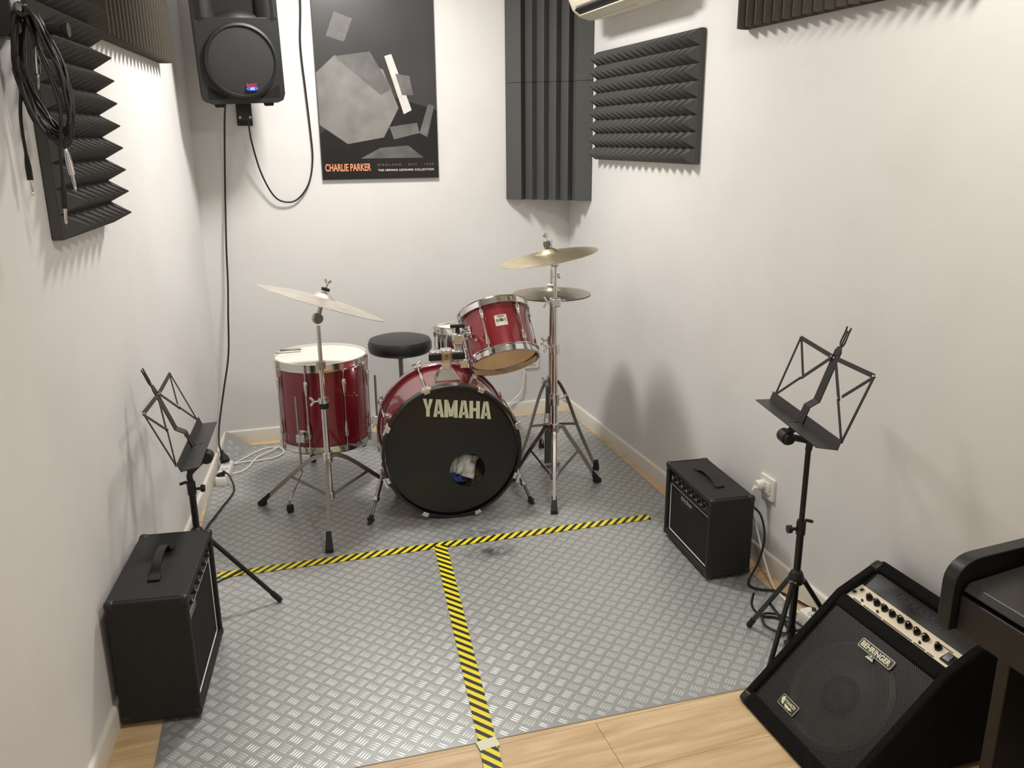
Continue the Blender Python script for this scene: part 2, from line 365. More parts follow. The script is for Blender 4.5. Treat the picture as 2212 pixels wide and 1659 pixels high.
# ------------------------------------------------------------------ room shell
YB, XR, YF = 4.40, 1.712, -1.60
TH = math.atan(0.1166)
DL = V((math.sin(TH), math.cos(TH), 0)); NL = V((math.cos(TH), -math.sin(TH), 0)); PL = V((-0.188, YB, 0))
def LW(u, off, z): return PL+DL*u+NL*off+Z*z         # point given along the left wall
xlf = -0.188+0.1166*(YF-YB)
T_ = 0.1
struct(MB().box(((XR+xlf)/2, YB+T_/2, ZC/2), (XR-xlf+0.4, T_, ZC+0.1)).build('wall_back', WALL, smooth=0))
struct(MB().box((XR+T_/2, (YB+YF)/2, ZC/2), (T_, YB-YF+0.2, ZC+0.1)).build('wall_right', WALL, smooth=0))
lb = MB(); a = LW(0.1, 0, -0.05); b = LW((YF-YB)/math.cos(TH)-0.1, 0, -0.05)
lb.add([a, b, b-NL*T_, a-NL*T_]+[p+Z*(ZC+0.1) for p in (a, b, b-NL*T_, a-NL*T_)], [(3, 2, 1, 0), (4, 5, 6, 7), (0, 1, 5, 4), (1, 2, 6, 5), (2, 3, 7, 6), (3, 0, 4, 7)])
struct(lb.build('wall_left', WALL, smooth=0))
struct(MB().box(((XR+xlf)/2, YF-T_/2, ZC/2), (XR-xlf+0.4, T_, ZC+0.1)).build('wall_front', WALL, smooth=0))
struct(MB().box(((XR+xlf)/2, (YB+YF)/2, ZC+0.05), (XR-xlf+0.5, YB-YF+0.3, 0.1)).build('ceiling', CEIL, smooth=0))
floor = struct(MB().box(((XR+xlf)/2, (YB+YF)/2, -0.0585), (XR-xlf+0.4, YB-YF+0.2, 0.1)).build('floor', WOOD, smooth=0))
# laminate planks, long side along the back wall, joints staggered
PWID, PLEN = 0.19, 1.285
row = 0; y1 = 1.785+14*PWID
plank_me = None
offs = {0: 0.787, 1: 0.31, 2: 1.15}
while y1 > 0.45:
    y0 = y1-PWID
    k = int(round((1.785-y1)/PWID))
    j0 = offs.get(k % 3)
    x = j0-2*PLEN
    while x < XR:
        a = max(x, -0.75); b = min(x+PLEN, XR); ya, yb = y0, min(y1, YB)
        if b-a > 0.02 and yb-ya > 0.02:
            p = MB().box((0, 0, -0.004), (b-a-0.0012, yb-ya-0.0010, 0.008)).build('plank', WOOD, floor, smooth=0)
            p.location = ((a+b)/2, (ya+yb)/2, 0)
        x += PLEN
    y1 = y0
# skirting boards with a rounded top
SK = [(0, 0), (0.012, 0), (0.012, 0.062), (0.0105, 0.067), (0.007, 0.070), (0, 0.070)]
struct(MB().prism([(p, q) for p, q in SK], (xlf+0.3, YB, 0), -Y, Z, X, XR-xlf-0.3).build('baseboard_back', SKIRT, smooth=50))
struct(MB().prism([(p, q) for p, q in SK], (XR, YF, 0), -X, Z, Y, YB-YF-0.012).build('baseboard_right', SKIRT, smooth=50))
struct(MB().prism([(p, q) for p, q in SK], LW(-6.0, 0, 0), NL, Z, DL, 5.99).build('baseboard_left', SKIRT, smooth=50))

# ceiling lamps (the fittings that hold the room's lights)
for i, ((lx, ly), sx, sy, pw, col) in enumerate(LAMPS):
    t = thing('ceiling_light', ['flush square ceiling lamp above the drum kit', 'flush square ceiling lamp above the bass amplifier', 'flush square ceiling lamp near the front wall'][i], 'lamp', (lx, ly, ZC), group='ceiling lamps')
    fr = MB()
    for s in (-1, 1):
        fr.box((s*(sx/2+0.012), 0, -0.012), (0.024, sy+0.048, 0.024)); fr.box((0, s*(sy/2+0.012), -0.012), (sx, 0.024, 0.024))
    fr.build('housing', WHITEP, t, bevel=0.003)
    MB().box((0, 0, -0.006), (sx, sy, 0.008)).build('diffuser', mat('white_diffuser', (0.9, 0.9, 0.88, 1), 0.5), t, smooth=0)

# ------------------------------------------------------------------ vinyl floor covering with tread-plate relief
ZV = 0.0022
SROT = R(-1.3)
def lift(x, y):
    # the sheet rides up the skirting in the rear left corner
    c = LW(0, 0.012, 0); dx = max(0.0, (V((x, y, 0))-c).dot(NL)-0.004); dy = max(0.0, YB-0.03-y)
    return 0.082*max(0.0, 1-dx/0.13-dy/0.33)**1.3
def in_sheet(x, y):
    if y < 1.826-(x+0.345)*0.0235 or y > 4.340-max(0, 0.02*(1-x)): return False
    if x > 1.625+(y-1.8)*0.028: return False
    lx = max(-0.345+(y-1.82)*0.047, -0.188+0.1166*(y-YB)+0.016)
    return x > lx
nx, ny = 60, 80
sv = []; 
for j in range(ny+1):
    for i in range(nx+1):
        ty = j/ny; tx = i/nx
        yy0 = 1.826; yy1 = 4.345
        yg = yy0+(yy1-yy0)*ty**1.0
        xl = max(-0.345+(yg-1.82)*0.047, -0.188+0.1166*(yg-YB)+0.016); xr = 1.625+(yg-1.8)*0.028
        if yg > 4.0: xl = min(xl, -0.188+0.1166*(yg-YB)+0.0145)
        x = xl+(xr-xl)*tx
        y = yg-(x+0.345)*0.0235*(1-ty)-(max(0, 0.02*(1-x))*(1 if x > 0.05 else max(0.0, (x+0.16)/0.21))-0.022*max(0.0, min(1.0, (0.0-x)/0.15)))*ty
        sv.append((x, y))
sm = MB(); W1 = nx+1; NV = len(sv)
sm.v = [V((x, y, ZV+lift(x, y))) for x, y in sv]+[V((x, y, 0.0002+lift(x, y))) for x, y in sv]
for j in range(ny):
    for i in range(nx):
        a = j*W1+i; sm.f.append((a, a+1, a+1+W1, a+W1)); sm.f.append((NV+a, NV+a+W1, NV+a+1+W1, NV+a+1))
edge = [i for i in range(W1)]+[j*W1+nx for j in range(1, ny+1)]+[ny*W1+i for i in range(nx-1, -1, -1)]+[j*W1 for j in range(ny-1, 0, -1)]
for a, b in zip(edge, edge[1:]+edge[:1]): sm.f.append((a, NV+a, NV+b, b))
vt = thing('vinyl_floor_sheet', 'grey vinyl sheet with a raised tread plate pattern covering the stage floor', 'floor covering', (0, 0, 0))
sm.build('sheet', VINYL, vt, smooth=40)
bars = MB(); S_ = 0.0555; ca, sa = math.cos(SROT), math.sin(SROT)
def bar_mesh(cx, cy, ang):
    c, s = math.cos(ang), math.sin(ang); L, Wd, H = 0.0158, 0.0030, 0.00055
    P = []
    for lx, ly, h in ((-L, 0, 0), (-L*0.55, -Wd, 0), (L*0.55, -Wd, 0), (L, 0, 0), (L*0.55, Wd, 0), (-L*0.55, Wd, 0), (-L*0.6, 0, H), (L*0.6, 0, H)):
        x = cx+lx*c-ly*s; y = cy+lx*s+ly*c; P.append((x, y, ZV+h+lift(x, y)))
    o = len(bars.v); bars.v += [V(p) for p in P]
    bars.f += [tuple(o+i for i in f) for f in ((0, 1, 6), (1, 2, 7, 6), (2, 3, 7), (3, 4, 7), (4, 5, 6, 7), (5, 0, 6))]
for i in range(-10, 45):
    for j in range(-6, 52):
        for kind in (0, 1):
            gx = (i+0.5*kind)*S_; gy = (j+0.5*kind)*S_
            cx = -0.30+gx*ca-gy*sa; cy = 1.78+gx*sa+gy*ca
            ang = SROT+(PI/4 if kind else -PI/4)
            for q in (-1.5, -0.5, 0.5, 1.5):
                px_ = cx-math.sin(ang)*q*0.0082; py_ = cy+math.cos(ang)*q*0.0082
                e1 = (px_+math.cos(ang)*0.016, py_+math.sin(ang)*0.016); e2 = (px_-math.cos(ang)*0.016, py_-math.sin(ang)*0.016)
                if in_sheet(*e1) and in_sheet(*e2): bar_mesh(px_, py_, ang)
bo = bars.build('tread_pattern', VINYLBAR, vt, smooth=50); bo['kind'] = 'stuff'
ZF = ZV+0.0006                                            # where things stand on the sheet

# hazard tapes
def tape(label, a, b, w_, z, flip=1):
    a = V((a[0], a[1], 0)); b = V((b[0], b[1], 0)); d = (b-a).normalized(); n = V((-d.y, d.x, 0)); L = (b-a).length
    o = MB(); k = 24
    for i in range(k+1):
        for s in (-1, 1): o.v.append(V((i/k*L, s*w_/2, 0.0)))
    for i in range(k+1):
        for s in (-1, 1): o.v.append(V((i/k*L, s*w_/2, -0.0004)))
    q = 2*(k+1)
    for i in range(k):
        o.f += [(2*i, 2*i+2, 2*i+3, 2*i+1), (q+2*i, q+2*i+1, q+2*i+3, q+2*i+2), (2*i, q+2*i, q+2*i+2, 2*i+2), (2*i+1, 2*i+3, q+2*i+3, q+2*i+1)]
    ob = o.build('hazard_tape', HAZ, smooth=0)
    ob.matrix_world = frame((a.x, a.y, z), d, n*flip, Z*flip)
    return tag(ob, label, 'tape')
tape('yellow and black hazard tape running along the front of the drum kit', (1.503, 2.905), (-0.205, 2.951), 0.047, ZV+0.0017, -1)
tape('yellow and black hazard tape running from the cross tape out onto the wood floor', (0.618, 2.925), (0.452, 1.50), 0.048, ZV+0.0023, -1)
ob = MB().box((0, 0, 0), (0.055, 0.035, 0.0003)).build('clear_tape_patch', mat('glossy_clear_tape', srgb(230, 228, 206), 0.15), smooth=0)
ob.location = (0.486, 1.792, ZV+0.003); ob.rotation_euler = (0, 0, R(6)); tag(ob, 'small shiny strip of clear tape across the hazard tape at the vinyl edge', 'tape')

# ------------------------------------------------------------------ things on the walls
def pyramid_panel(name, label, cols, rows, pitch, base, tip, o, u, n, group):
    """o: lower corner on the wall, u along the wall, n out of the wall"""
    t = thing(name, label, 'acoustic foam', o, group=group); u = V(u); n = V(n); W_ = cols*pitch; H_ = rows*pitch
    b = MB(); c = u*W_/2+Z*H_/2+n*base/2
    b.add([p for p in (V((0, 0, 0)), u*W_, u*W_+Z*H_, Z*H_)]+[p+n*base for p in (V((0, 0, 0)), u*W_, u*W_+Z*H_, Z*H_)],
          [(0, 1, 2, 3), (4, 5, 6, 7), (0, 1, 5, 4), (1, 2, 6, 5), (2, 3, 7, 6), (3, 0, 4, 7)])
    b.build('base', FOAM, t, smooth=0, bevel=0.004)
    q = MB(); h = pitch/2*0.995; k = 0.0012
    q.add([-u*h-Z*h, u*h-Z*h, u*h+Z*h, -u*h+Z*h]+[n*tip+u*a_+Z*b_ for a_, b_ in ((-k, -k), (k, -k), (k, k), (-k, k))],
          [(0, 1, 5, 4), (1, 2, 6, 5), (2, 3, 7, 6), (3, 0, 4, 7), (4, 5, 6, 7)])
    first = None
    for i in range(cols):
        for j in range(rows):
            pos = u*(i+0.5)*pitch+Z*(j+0.5)*pitch+n*(base-0.0005)
            if first is None: first = q.build('pyramid', FOAM, t, smooth=0); ob = first
            else: ob = first.copy(); C.objects.link(ob); ob.parent = t
            ob.location = pos
    return t
pyramid_panel('pyramid_foam_panel', 'charcoal pyramid foam panel beside the corner bass trap on the right wall', 8, 8, 0.0617, 0.022, 0.05, (XR, 4.0, 1.415), -Y, -X, 'pyramid foam panels')
pyramid_panel('pyramid_foam_panel', 'charcoal pyramid foam panel on the right wall, half nearer the wedge foam', 8, 8, 0.0617, 0.022, 0.05, (XR, 4.0-8*0.0617, 1.415), -Y, -X, 'pyramid foam panels')
pyramid_panel('pyramid_foam_panel', 'charcoal pyramid foam panel behind the hanging cables, lower of two', 8, 8, 0.0595, 0.026, 0.058, LW(-2.15, 0, 1.293), DL, NL, 'pyramid foam panels')
pyramid_panel('pyramid_foam_panel', 'charcoal pyramid foam panel behind the hanging cables, upper of two', 8, 8, 0.0595, 0.026, 0.058, LW(-2.15, 0, 1.293+8*0.0595), DL, NL, 'pyramid foam panels')

def wedge_panel(label, n_w, pitch, base, tip, o, u, n, height):
    t = thing('wedge_foam_panel', label, 'acoustic foam', o); u = V(u); n = V(n)
    b = MB(); W_ = n_w*pitch
    b.add([V((0, 0, 0)), u*W_, u*W_+Z*height, Z*height]+[p+n*base for p in (V((0, 0, 0)), u*W_, u*W_+Z*height, Z*height)],
          [(0, 1, 2, 3), (4, 5, 6, 7), (0, 1, 5, 4), (1, 2, 6, 5), (2, 3, 7, 6), (3, 0, 4, 7)])
    b.build('base', FOAMB, t, smooth=0, bevel=0.003)
    q = MB().prism([(0.001, 0), (pitch-0.001, 0), (pitch/2+0.004, tip), (pitch/2-0.004, tip)], (0, 0, 0), u, n, Z, height)
    first = None
    for i in range(n_w):
        if first is None: first = q.build('wedge', FOAMB, t, smooth=0); ob = first
        else: ob = first.copy(); C.objects.link(ob); ob.parent = t
        ob.location = u*i*pitch+n*(base-0.0005)
    return t
wedge_panel('brown-grey wedge foam panel with upright ridges on the wall left of the loudspeaker', 20, 0.0505, 0.024, 0.036, LW(-1.60, 0, 1.813), DL, NL, 0.5)
wedge_panel('brown-grey wedge foam panel high on the wall above the small practice amplifier', 20, 0.0515, 0.020, 0.036, (XR-0.001, 2.735, 1.868), -Y, -X, 0.5)

def bass_trap(label, z0, z1):
    # profile across the corner, flat flange at each wall and upright ridges between
    A = V((1.352, YB-0.022, 0)); B = V((XR-0.006, 4.088, 0)); d = (B-A); L = d.length; d.normalize(); nn = V((-d.y, d.x, 0))
    if nn.dot(V((-1, -1, 0))) < 0: nn = -nn
    c = V((XR-0.003, YB-0.003, 0))
    pts = [(0, 0.0), (0.085, 0.016)]
    ks = [0.085, 0.15, 0.215, 0.28, 0.345, 0.395]
    for i in range(len(ks)-1):
        a_, b_ = ks[i], ks[i+1]
        pts += [(a_+0.003, -0.034), ((a_+b_)/2+0.020, 0.004), ((a_+b_)/2+0.0225, 0.004)]
    pts += [(L-0.082, -0.034), (L-0.078, 0.014), (L, 0.0)]
    poly = [A+d*s+nn*h for s, h in pts]+[V((XR-0.003, 4.088, 0)), c, V((1.352, YB-0.003, 0))]
    t = thing('bass_trap', label, 'acoustic foam', (1.6, 4.3, z0), group='corner bass traps')
    o = V((1.6, 4.3, 0)); k = len(poly); mb = MB()
    mb.add([p-o for p in poly]+[p-o+Z*(z1-z0-0.002) for p in poly], [tuple(range(k-1, -1, -1)), tuple(range(k, 2*k))]+[(i, (i+1) % k, k+(i+1) % k, k+i) for i in range(k)])
    mb.build('foam_block', FOAM, t, smooth=0)
    return t
bass_trap('dark ribbed foam bass trap in the room corner, lower of two', 1.207, 1.79)
bass_trap('dark ribbed foam bass trap in the room corner, upper of two under the ceiling', 1.79, 2.373)

# air conditioner on the right wall
t = thing('air_conditioner', 'cream wall-mounted air conditioner above the pyramid foam panels', 'air conditioner', (XR, 3.905, 2.035))
prof = [(0.0, 0.012), (-0.10, 0.0), (-0.150, 0.012), (-0.185, 0.040), (-0.205, 0.085), (-0.212, 0.14), (-0.21, 0.25), (-0.19, 0.275), (0.0, 0.275)]
def acpoly(mb, y0, y1, sc=1.0):
    k = len(prof); P = [V((x*sc, y, z)) for y in (y0, y1) for x, z in prof]
    return mb.add(P, [tuple(range(k)), tuple(range(2*k-1, k-1, -1))]+[(i, (i+1) % k, k+(i+1) % k, k+i) for i in range(k)])
ACM = mat('cream_air_conditioner', srgb(222, 216, 198), 0.4)
acpoly(MB(), -0.022, -0.778).build('body', ACM, t, smooth=50)
for y0 in (0.0, -0.778): acpoly(MB(), y0, y0-0.022, 1.012).build('end_cap', ACM, t, smooth=50)
vent = MB().bar((-0.172, -0.05, 0.026), (-0.172, -0.75, 0.026), 0.05, 0.012, (-0.6, 0, -1))
vent.build('air_outlet', mat('dark_outlet', srgb(24, 24, 22), 0.6), t, smooth=0)
MB().bar((-0.150, -0.05, 0.006), (-0.150, -0.75, 0.006), 0.05, 0.006, (-0.35, 0, -1)).build('louvre', ACM, t, bevel=0.002)
MB().bar((-0.195, -0.05, 0.060), (-0.195, -0.75, 0.060), 0.022, 0.008, (-1, 0, -0.5)).build('louvre', ACM, t, bevel=0.002)
MB().bar((-0.105, -0.07, -0.001), (-0.105, -0.50, -0.001), 0.010, 0.006).build('trim_strip', CREAMP, t, bevel=0.001)

# poster: board-mounted print with plain grey shapes in place of the picture
t = thing('framed_poster', 'tall black and white music poster board with orange lettering on the back wall', 'poster', (0.692, YB-0.001, 1.327))
PW, PH = 0.585, 0.90
MB().box((0, -0.0075, PH/2), (PW, 0.015, PH)).build('board', mat('dark_grey_print', srgb(52, 52, 54), 0.33, vary=(2.5, 0.25, 2)), t, smooth=0)
def art(poly, m, dy):
    MB().prism(poly, (0, -0.015-dy, 0), X, Z, -Y, 0.0002).build('artwork_shape', m, t, smooth=0)
TW = mat('grey_weave_print', srgb(122, 120, 118), 0.35, vary=(9, 0.22, 4)); TD = mat('black_print', srgb(24, 24, 26), 0.33, vary=(6, 0.2, 2))
TL = mat('light_grey_print', srgb(196, 194, 190), 0.35, vary=(20, 0.12, 3)); TM = mat('mid_grey_print', srgb(96, 95, 94), 0.35, vary=(12, 0.3, 3))
art([(-PW/2, 0), (PW/2, 0), (PW/2, 0.33), (0.05, 0.40), (-PW/2, 0.22)], TD, 0.0002)
art([(-0.29, 0.26), (-0.292, 0.50), (-0.20, 0.58), (0.03, 0.52), (0.10, 0.34), (0.02, 0.20), (-0.16, 0.17)], TW, 0.0005)
art([(-0.10, 0.10), (0.0, 0.15), (0.14, 0.16), (0.22, 0.10)], TM, 0.0005)
art([(-0.20, 0.575), (-0.03, 0.60), (0.07, 0.43), (0.015, 0.40)], TM, 0.0008)
art([(0.04, 0.58), (0.075, 0.59), (0.165, 0.33), (0.125, 0.31)], TL, 0.0010)
art([(0.09, 0.50), (0.16, 0.49), (0.175, 0.40), (0.12, 0.40)], TM, 0.0012)
art([(0.05, 0.25), (0.19, 0.27), (0.20, 0.22), (0.07, 0.19)], TM, 0.0012)
art([(0.20, 0.22), (0.25, 0.36), (0.28, 0.35), (0.24, 0.20)], TM, 0.0010)
art([(-0.235, 0.665), (-0.15, 0.640), (-0.105, 0.745), (-0.19, 0.775)], TM, 0.0008)
OR = mat('orange_print', srgb(236, 150, 104), 0.5); OR2 = mat('dim_orange_print', srgb(150, 96, 78), 0.5)
text('lettering', 'CHARLIE PARKER', OR, t, (-0.165, -0.0155, 0.058), X, Z, 0.225, 0.036, bold=0.02)
text('lettering', 'BIRDLAND · NYC · 1949', OR2, t, (0.125, -0.0155, 0.068), X, Z, 0.285, 0.011, space=1.5)
text('lettering', 'THE HERMAN LEONARD COLLECTION', WHITEPR, t, (0.125, -0.0155, 0.042), X, Z, 0.285, 0.010, bold=0.012, space=1.15)

# loudspeaker on its wall bracket
sp_m = Matrix.Translation((0.062, 4.045, 1.672)) @ Matrix.Rotation(R(7), 4, 'Z') @ Matrix.Rotation(R(2.3), 4, 'Y').inverted() @ Matrix.Rotation(R(7), 4, 'X')
t = thing('loudspeaker', 'black moulded PA loudspeaker hung on the back wall left of the poster', 'loudspeaker', mtx=sp_m)
SPK = mat('black_textured_moulding', srgb(29, 29, 29), 0.5, bump=(600, 0.3, 0.0008))
WS, HS, DS, FD = 0.345, 0.58, 0.235, 0.046
b = MB()
def spk_ring(y, w_, h0, h1, r): return [V((px_, y, (h0+h1)/2+pz)) for px_, pz in rrect(w_, h1-h0, r, 3)]
rings = [spk_ring(FD-0.002, WS-0.004, 0.001, HS-0.001, 0.033), spk_ring(0.09, WS+0.002, 0, HS, 0.03), spk_ring(0.18, WS-0.03, 0.004, HS-0.004, 0.03), spk_ring(DS, WS-0.12, 0.03, HS-0.03, 0.03)]
m_ = len(rings[0])
for r_ in rings: b.v += r_
for i in range(len(rings)-1):
    for j in range(m_): b.f.append((i*m_+j, i*m_+(j+1) % m_, (i+1)*m_+(j+1) % m_, (i+1)*m_+j))
b.f.append(tuple(range(m_))); b.f.append(tuple(range((len(rings)-1)*m_, len(rings)*m_)))
b.build('cabinet', SPK, t, smooth=30)
# fascia standing proud of the cabinet: lower plate with the woofer, side columns and a chin below the horn mouth
lowp = [(-WS/2, 0.345), (-WS/2, 0.035), (-WS/2+0.010, 0.010), (-WS/2+0.035, 0), (WS/2-0.035, 0), (WS/2-0.010, 0.010), (WS/2, 0.035), (WS/2, 0.345)]
MB().prism(lowp, (0, FD, 0), X, Z, -Y, FD).build('fascia_plate', SPK, t, smooth=30, bevel=0.002)
for s in (-1, 1):
    col = [(s*WS/2, FD), (s*WS/2, 0.006), (s*(WS/2-0.006), 0), (s*0.128, 0), (s*0.112, 0.005), (s*0.094, 0.018), (s*0.082, 0.034), (s*0.078, FD)]
    MB().prism(col, (0, 0, 0.335), X, Y, Z, HS-0.345).build('fascia_column', SPK, t, smooth=45)
ch = MB(); zc = [(0.0, 0.325), (0.003, 0.345), (0.014, 0.362), (0.030, 0.374), (FD, 0.380)]
for y, z in zc:
    for x in (-1, -0.6, -0.25, 0, 0.25, 0.6, 1):
        ch.v.append(V((x*0.125, y+0.018*abs(x)**2*(1 if y < 0.03 else 0), z-(0.040*abs(x)**1.5 if z > 0.33 else 0))))
for i in range(len(zc)-1):
    for j in range(6): ch.f.append((i*7+j, i*7+j+1, i*7+8+j, i*7+7+j))
ch.build('horn_chin', SPK, t, smooth=60)
MB().prism([(-0.10, 0.33), (0.10, 0.33), (0.10, 0.57), (-0.10, 0.57)], (0, FD-0.002, 0), X, Z, -Y, 0.003).build('horn', mat('dark_horn', srgb(7, 7, 7), 0.8), t, smooth=0)
MB().prism([(-WS/2, HS-0.035), (WS/2, HS-0.035), (WS/2-0.010, HS-0.008), (WS/2-0.035, HS), (-WS/2+0.035, HS), (-WS/2+0.010, HS-0.008)], (0, FD, 0), X, Z, -Y, FD).build('fascia_top', SPK, t, smooth=30, bevel=0.006)
cz = 0.175
MB().lathe([(0.148, 0.0), (0.152, 0.010), (0.150, 0.022), (0.140, 0.026), (0.136, 0.020)], (0, 0.001, cz), -Y, 56).build('woofer_ring', SPK, t, smooth=50)
MB().lathe([(0.139, 0.017), (0.10, 0.021), (0.05, 0.023), (0, 0.0235)], (0, 0.001, cz), -Y, 56).build('round_grille', mat('fine_black_grille', srgb(36, 36, 36), 0.55, bump=(2500, 0.8, 0.001), vary=(1500, 0.3, 1)), t, smooth=60)
for s in (-1, 1):
    MB().prism(rrect(0.014, 0.26, 0.007), (s*0.148, 0.0005, 0.46), X, Z, -Y, 0.0015).build('slot', mat('black_void', srgb(6, 6, 6), 0.9), t, smooth=0)
    MB().prism([(s*0.058, 0.022), (s*0.150, 0.022), (s*0.150, 0.075)], (0, 0.0005, 0), X, Z, -Y, 0.0015).build('bass_port', MATS['black_void'], t, smooth=0)
    MB().box((s*0.105, 0.05, -0.008), (0.035, 0.03, 0.016), top=(1.3, 1)).build('foot', RUBBER, t, bevel=0.002)
bd = MB().prism([(0.026*math.cos(a), 0.009*math.sin(a)) for a in [2*PI*i/20 for i in range(20)]], (0.03, -0.0235, cz-0.112), X, Z, -Y, 0.003).build('badge', mat('blue_badge', srgb(60, 96, 214), 0.35), t, smooth=0)
text('lettering', 'BASIC', mat('red_badge_print', srgb(200, 36, 52), 0.4), t, (0.03, -0.0265, cz-0.097), X, Z, 0.046, 0.013, bold=0.03)
text('lettering', 'AS', WHITEPR, bd, (0.03, -0.0267, cz-0.112), X, Z, 0.018, 0.010, bold=0.03)
t = thing('speaker_bracket', 'black steel wall bracket holding the loudspeaker', 'bracket', (0.055, YB, 1.63))
MB().box((0, -0.006, 0.02), (0.07, 0.012, 0.13)).build('wall_plate', BLACKM, t, bevel=0.002)
MB().bar((0, -0.005, 0.03), (0.0, -0.22, 0.03), 0.035, 0.03).build('arm', BLACKM, t, bevel=0.002)
MB().box((0.0, -0.215, 0.02), (0.06, 0.02, 0.085)).build('swivel_plate', BLACKM, t, bevel=0.002)
for s in (-1, 1): MB().cyl((s*0.022, -0.226, -0.012), (s*0.022, -0.232, -0.012), 0.006, n=10).build('bolt', STEEL, t)

def cable(name, label, pts, r, m, parts=(), k=10, group=None):
    o = V(pts[-1]); t = thing(name, label, 'cable', o, group=group)
    MB().tube([p-o for p in crom(pts, k)], r, 8).build('cord', m, t, smooth=60)
    return t, o
CORD = mat('black_cord', srgb(26, 26, 26), 0.5)
WCORD = mat('white_cord', srgb(226, 224, 216), 0.45)
def plug(t, o, p, d, m, L=0.05, r=0.018):
    p = V(p)-V(o); d = V(d).normalized()
    MB().lathe([(0, 0), (r*0.35, 0.0), (r*0.5, L*0.35), (r, L*0.62), (r*1.05, L), (0, L)], p, d, 14).build('plug', m, t, smooth=35)
t, o = cable('loudspeaker_power_cable', 'black power cable hanging from the loudspeaker down to the power strip',
    [(-0.024, 4.16, 1.675), (-0.036, 4.30, 1.60), (-0.06, 4.375, 1.35), (-0.085, 4.37, 1.03), (-0.095, 4.36, 0.85), (-0.108, 4.34, 0.70), (-0.126, 4.30, 0.50), (-0.165, 4.24, 0.33), (-0.197, 4.16, 0.19), (-0.205, 4.09, 0.11), (-0.192, 4.04, 0.085)], 0.0045, CORD)
plug(t, o, (-0.197, 4.055, 0.092), (0.25, -0.65, -0.75), RUBBER, 0.062, 0.021)
t, o = cable('loudspeaker_signal_cable', 'thin black cable looping from the loudspeaker up beside the poster',
    [(0.352, 4.388, 2.50), (0.352, 4.388, 2.15), (0.338, 4.39, 1.95), (0.347, 4.388, 1.74), (0.356, 4.388, 1.55), (0.357, 4.388, 1.43), (0.335, 4.386, 1.325), (0.29, 4.384, 1.255), (0.235, 4.38, 1.225), (0.165, 4.37, 1.25), (0.11, 4.35, 1.36), (0.078, 4.32, 1.50), (0.068, 4.28, 1.60), (0.062, 4.22, 1.685)], 0.0042, CORD)

# cable hanger on the left wall with instrument cables
UH = -2.26
t = thing('cable_hanger', 'black wall hanger with a padded arm holding instrument cables on the left wall', 'hanger', LW(UH, 0, 1.775))
o = LW(UH, 0, 1.775)
hb = MB(); hb.add([LW(UH+a_, b_, 1.775+c_)-o for a_ in (-0.04, 0.03) for b_, c_ in ((0, -0.045), (0.030, -0.045), (0.040, -0.03), (0.040, 0.035), (0.030, 0.05), (0, 0.05))],
      [tuple(range(6)), tuple(range(11, 5, -1))]+[(i, (i+1) % 6, 6+(i+1) % 6, 6+i) for i in range(6)])
hb.build('wall_block', BLACKP, t, bevel=0.003)
MB().cyl(LW(UH, 0.038, 1.787)-o, LW(UH, 0.052, 1.782)-o, 0.018, n=18).build('collar', STEEL, t)
MB().tube([p-o for p in crom([LW(UH, 0.05, 1.782), LW(UH-0.01, 0.062, 1.775), LW(UH-0.01, 0.074, 1.757), LW(UH-0.01, 0.09, 1.750), LW(UH-0.005, 0.128, 1.748)], 6)], 0.011, 12).build('padded_arm', RUBBER, t, smooth=60)
MB().cyl(LW(UH-0.005, 0.127, 1.748)-o, LW(UH-0.005, 0.136, 1.748)-o, 0.015, n=14).build('end_stop', RUBBER, t)
def jack(t, o, p, d, body, L=0.055):
    p = V(p)-V(o); d = V(d).normalized()
    MB().lathe([(0, 0), (0.0035, 0), (0.0055, L*0.25), (0.0065, L*0.5), (0.0065, L), (0, L)], p, d, 14).build('jack_body', body, t, smooth=35)
    MB().lathe([(0, L), (0.0032, L), (0.0032, L+0.024), (0.0022, L+0.026), (0.0032, L+0.029), (0.001, L+0.034), (0, L+0.034)], p, d, 10).build('jack_tip', CHROME, t, smooth=35)
def coil(label, c_off, zc, hw, hh, du, seed, ends, body_m):
    rnd = random.Random(seed); pts = []
    turns = 4
    for i in range(turns*14+1):
        a = 2*PI*i/14+PI/2
        w_ = hw*(1+0.06*math.sin(i*0.31+seed)+rnd.uniform(-0.05, 0.05)); h_ = hh*(1+rnd.uniform(-0.05, 0.05))
        off = c_off+w_*math.cos(a)+0.018*(-math.sin(a)); z = zc+h_*math.sin(a)
        if math.sin(a) > 0.9: z = 1.768+rnd.uniform(0.0, 0.006)
        pts.append(LW(UH+du+rnd.uniform(-0.014, 0.014), max(off, 0.012), z))
    pts += [LW(UH+du-0.02, *e) for e in ends]
    t, o = cable('instrument_cable', label, pts, 0.0036, CORD, k=3, group='cables on the wall hanger')
    jack(t, o, pts[-1], pts[-1]-pts[-2], body_m)
    return t
coil('coiled black instrument cable whose black jack plug hangs over the bare wall', 0.070, 1.640, 0.043, 0.118, -0.01, 1, [(0.03, 1.62), (0.021, 1.56), (0.021, 1.495)], RUBBER)
coil('coiled black instrument cable with a long silver jack hanging over the foam', 0.078, 1.645, 0.046, 0.112, -0.03, 2, [(0.11, 1.62), (0.104, 1.55), (0.108, 1.505)], CHROME)
coil('coiled black instrument cable with a silver jack near the hanger arm', 0.074, 1.650, 0.038, 0.105, 0.01, 3, [(0.066, 1.755), (0.07, 1.735), (0.068, 1.715)], CHROME)
coil('coiled black instrument cable with a black jack ending lowest of the bundle', 0.082, 1.635, 0.040, 0.12, -0.045, 4, [(0.112, 1.60), (0.100, 1.50), (0.096, 1.435)], RUBBER)

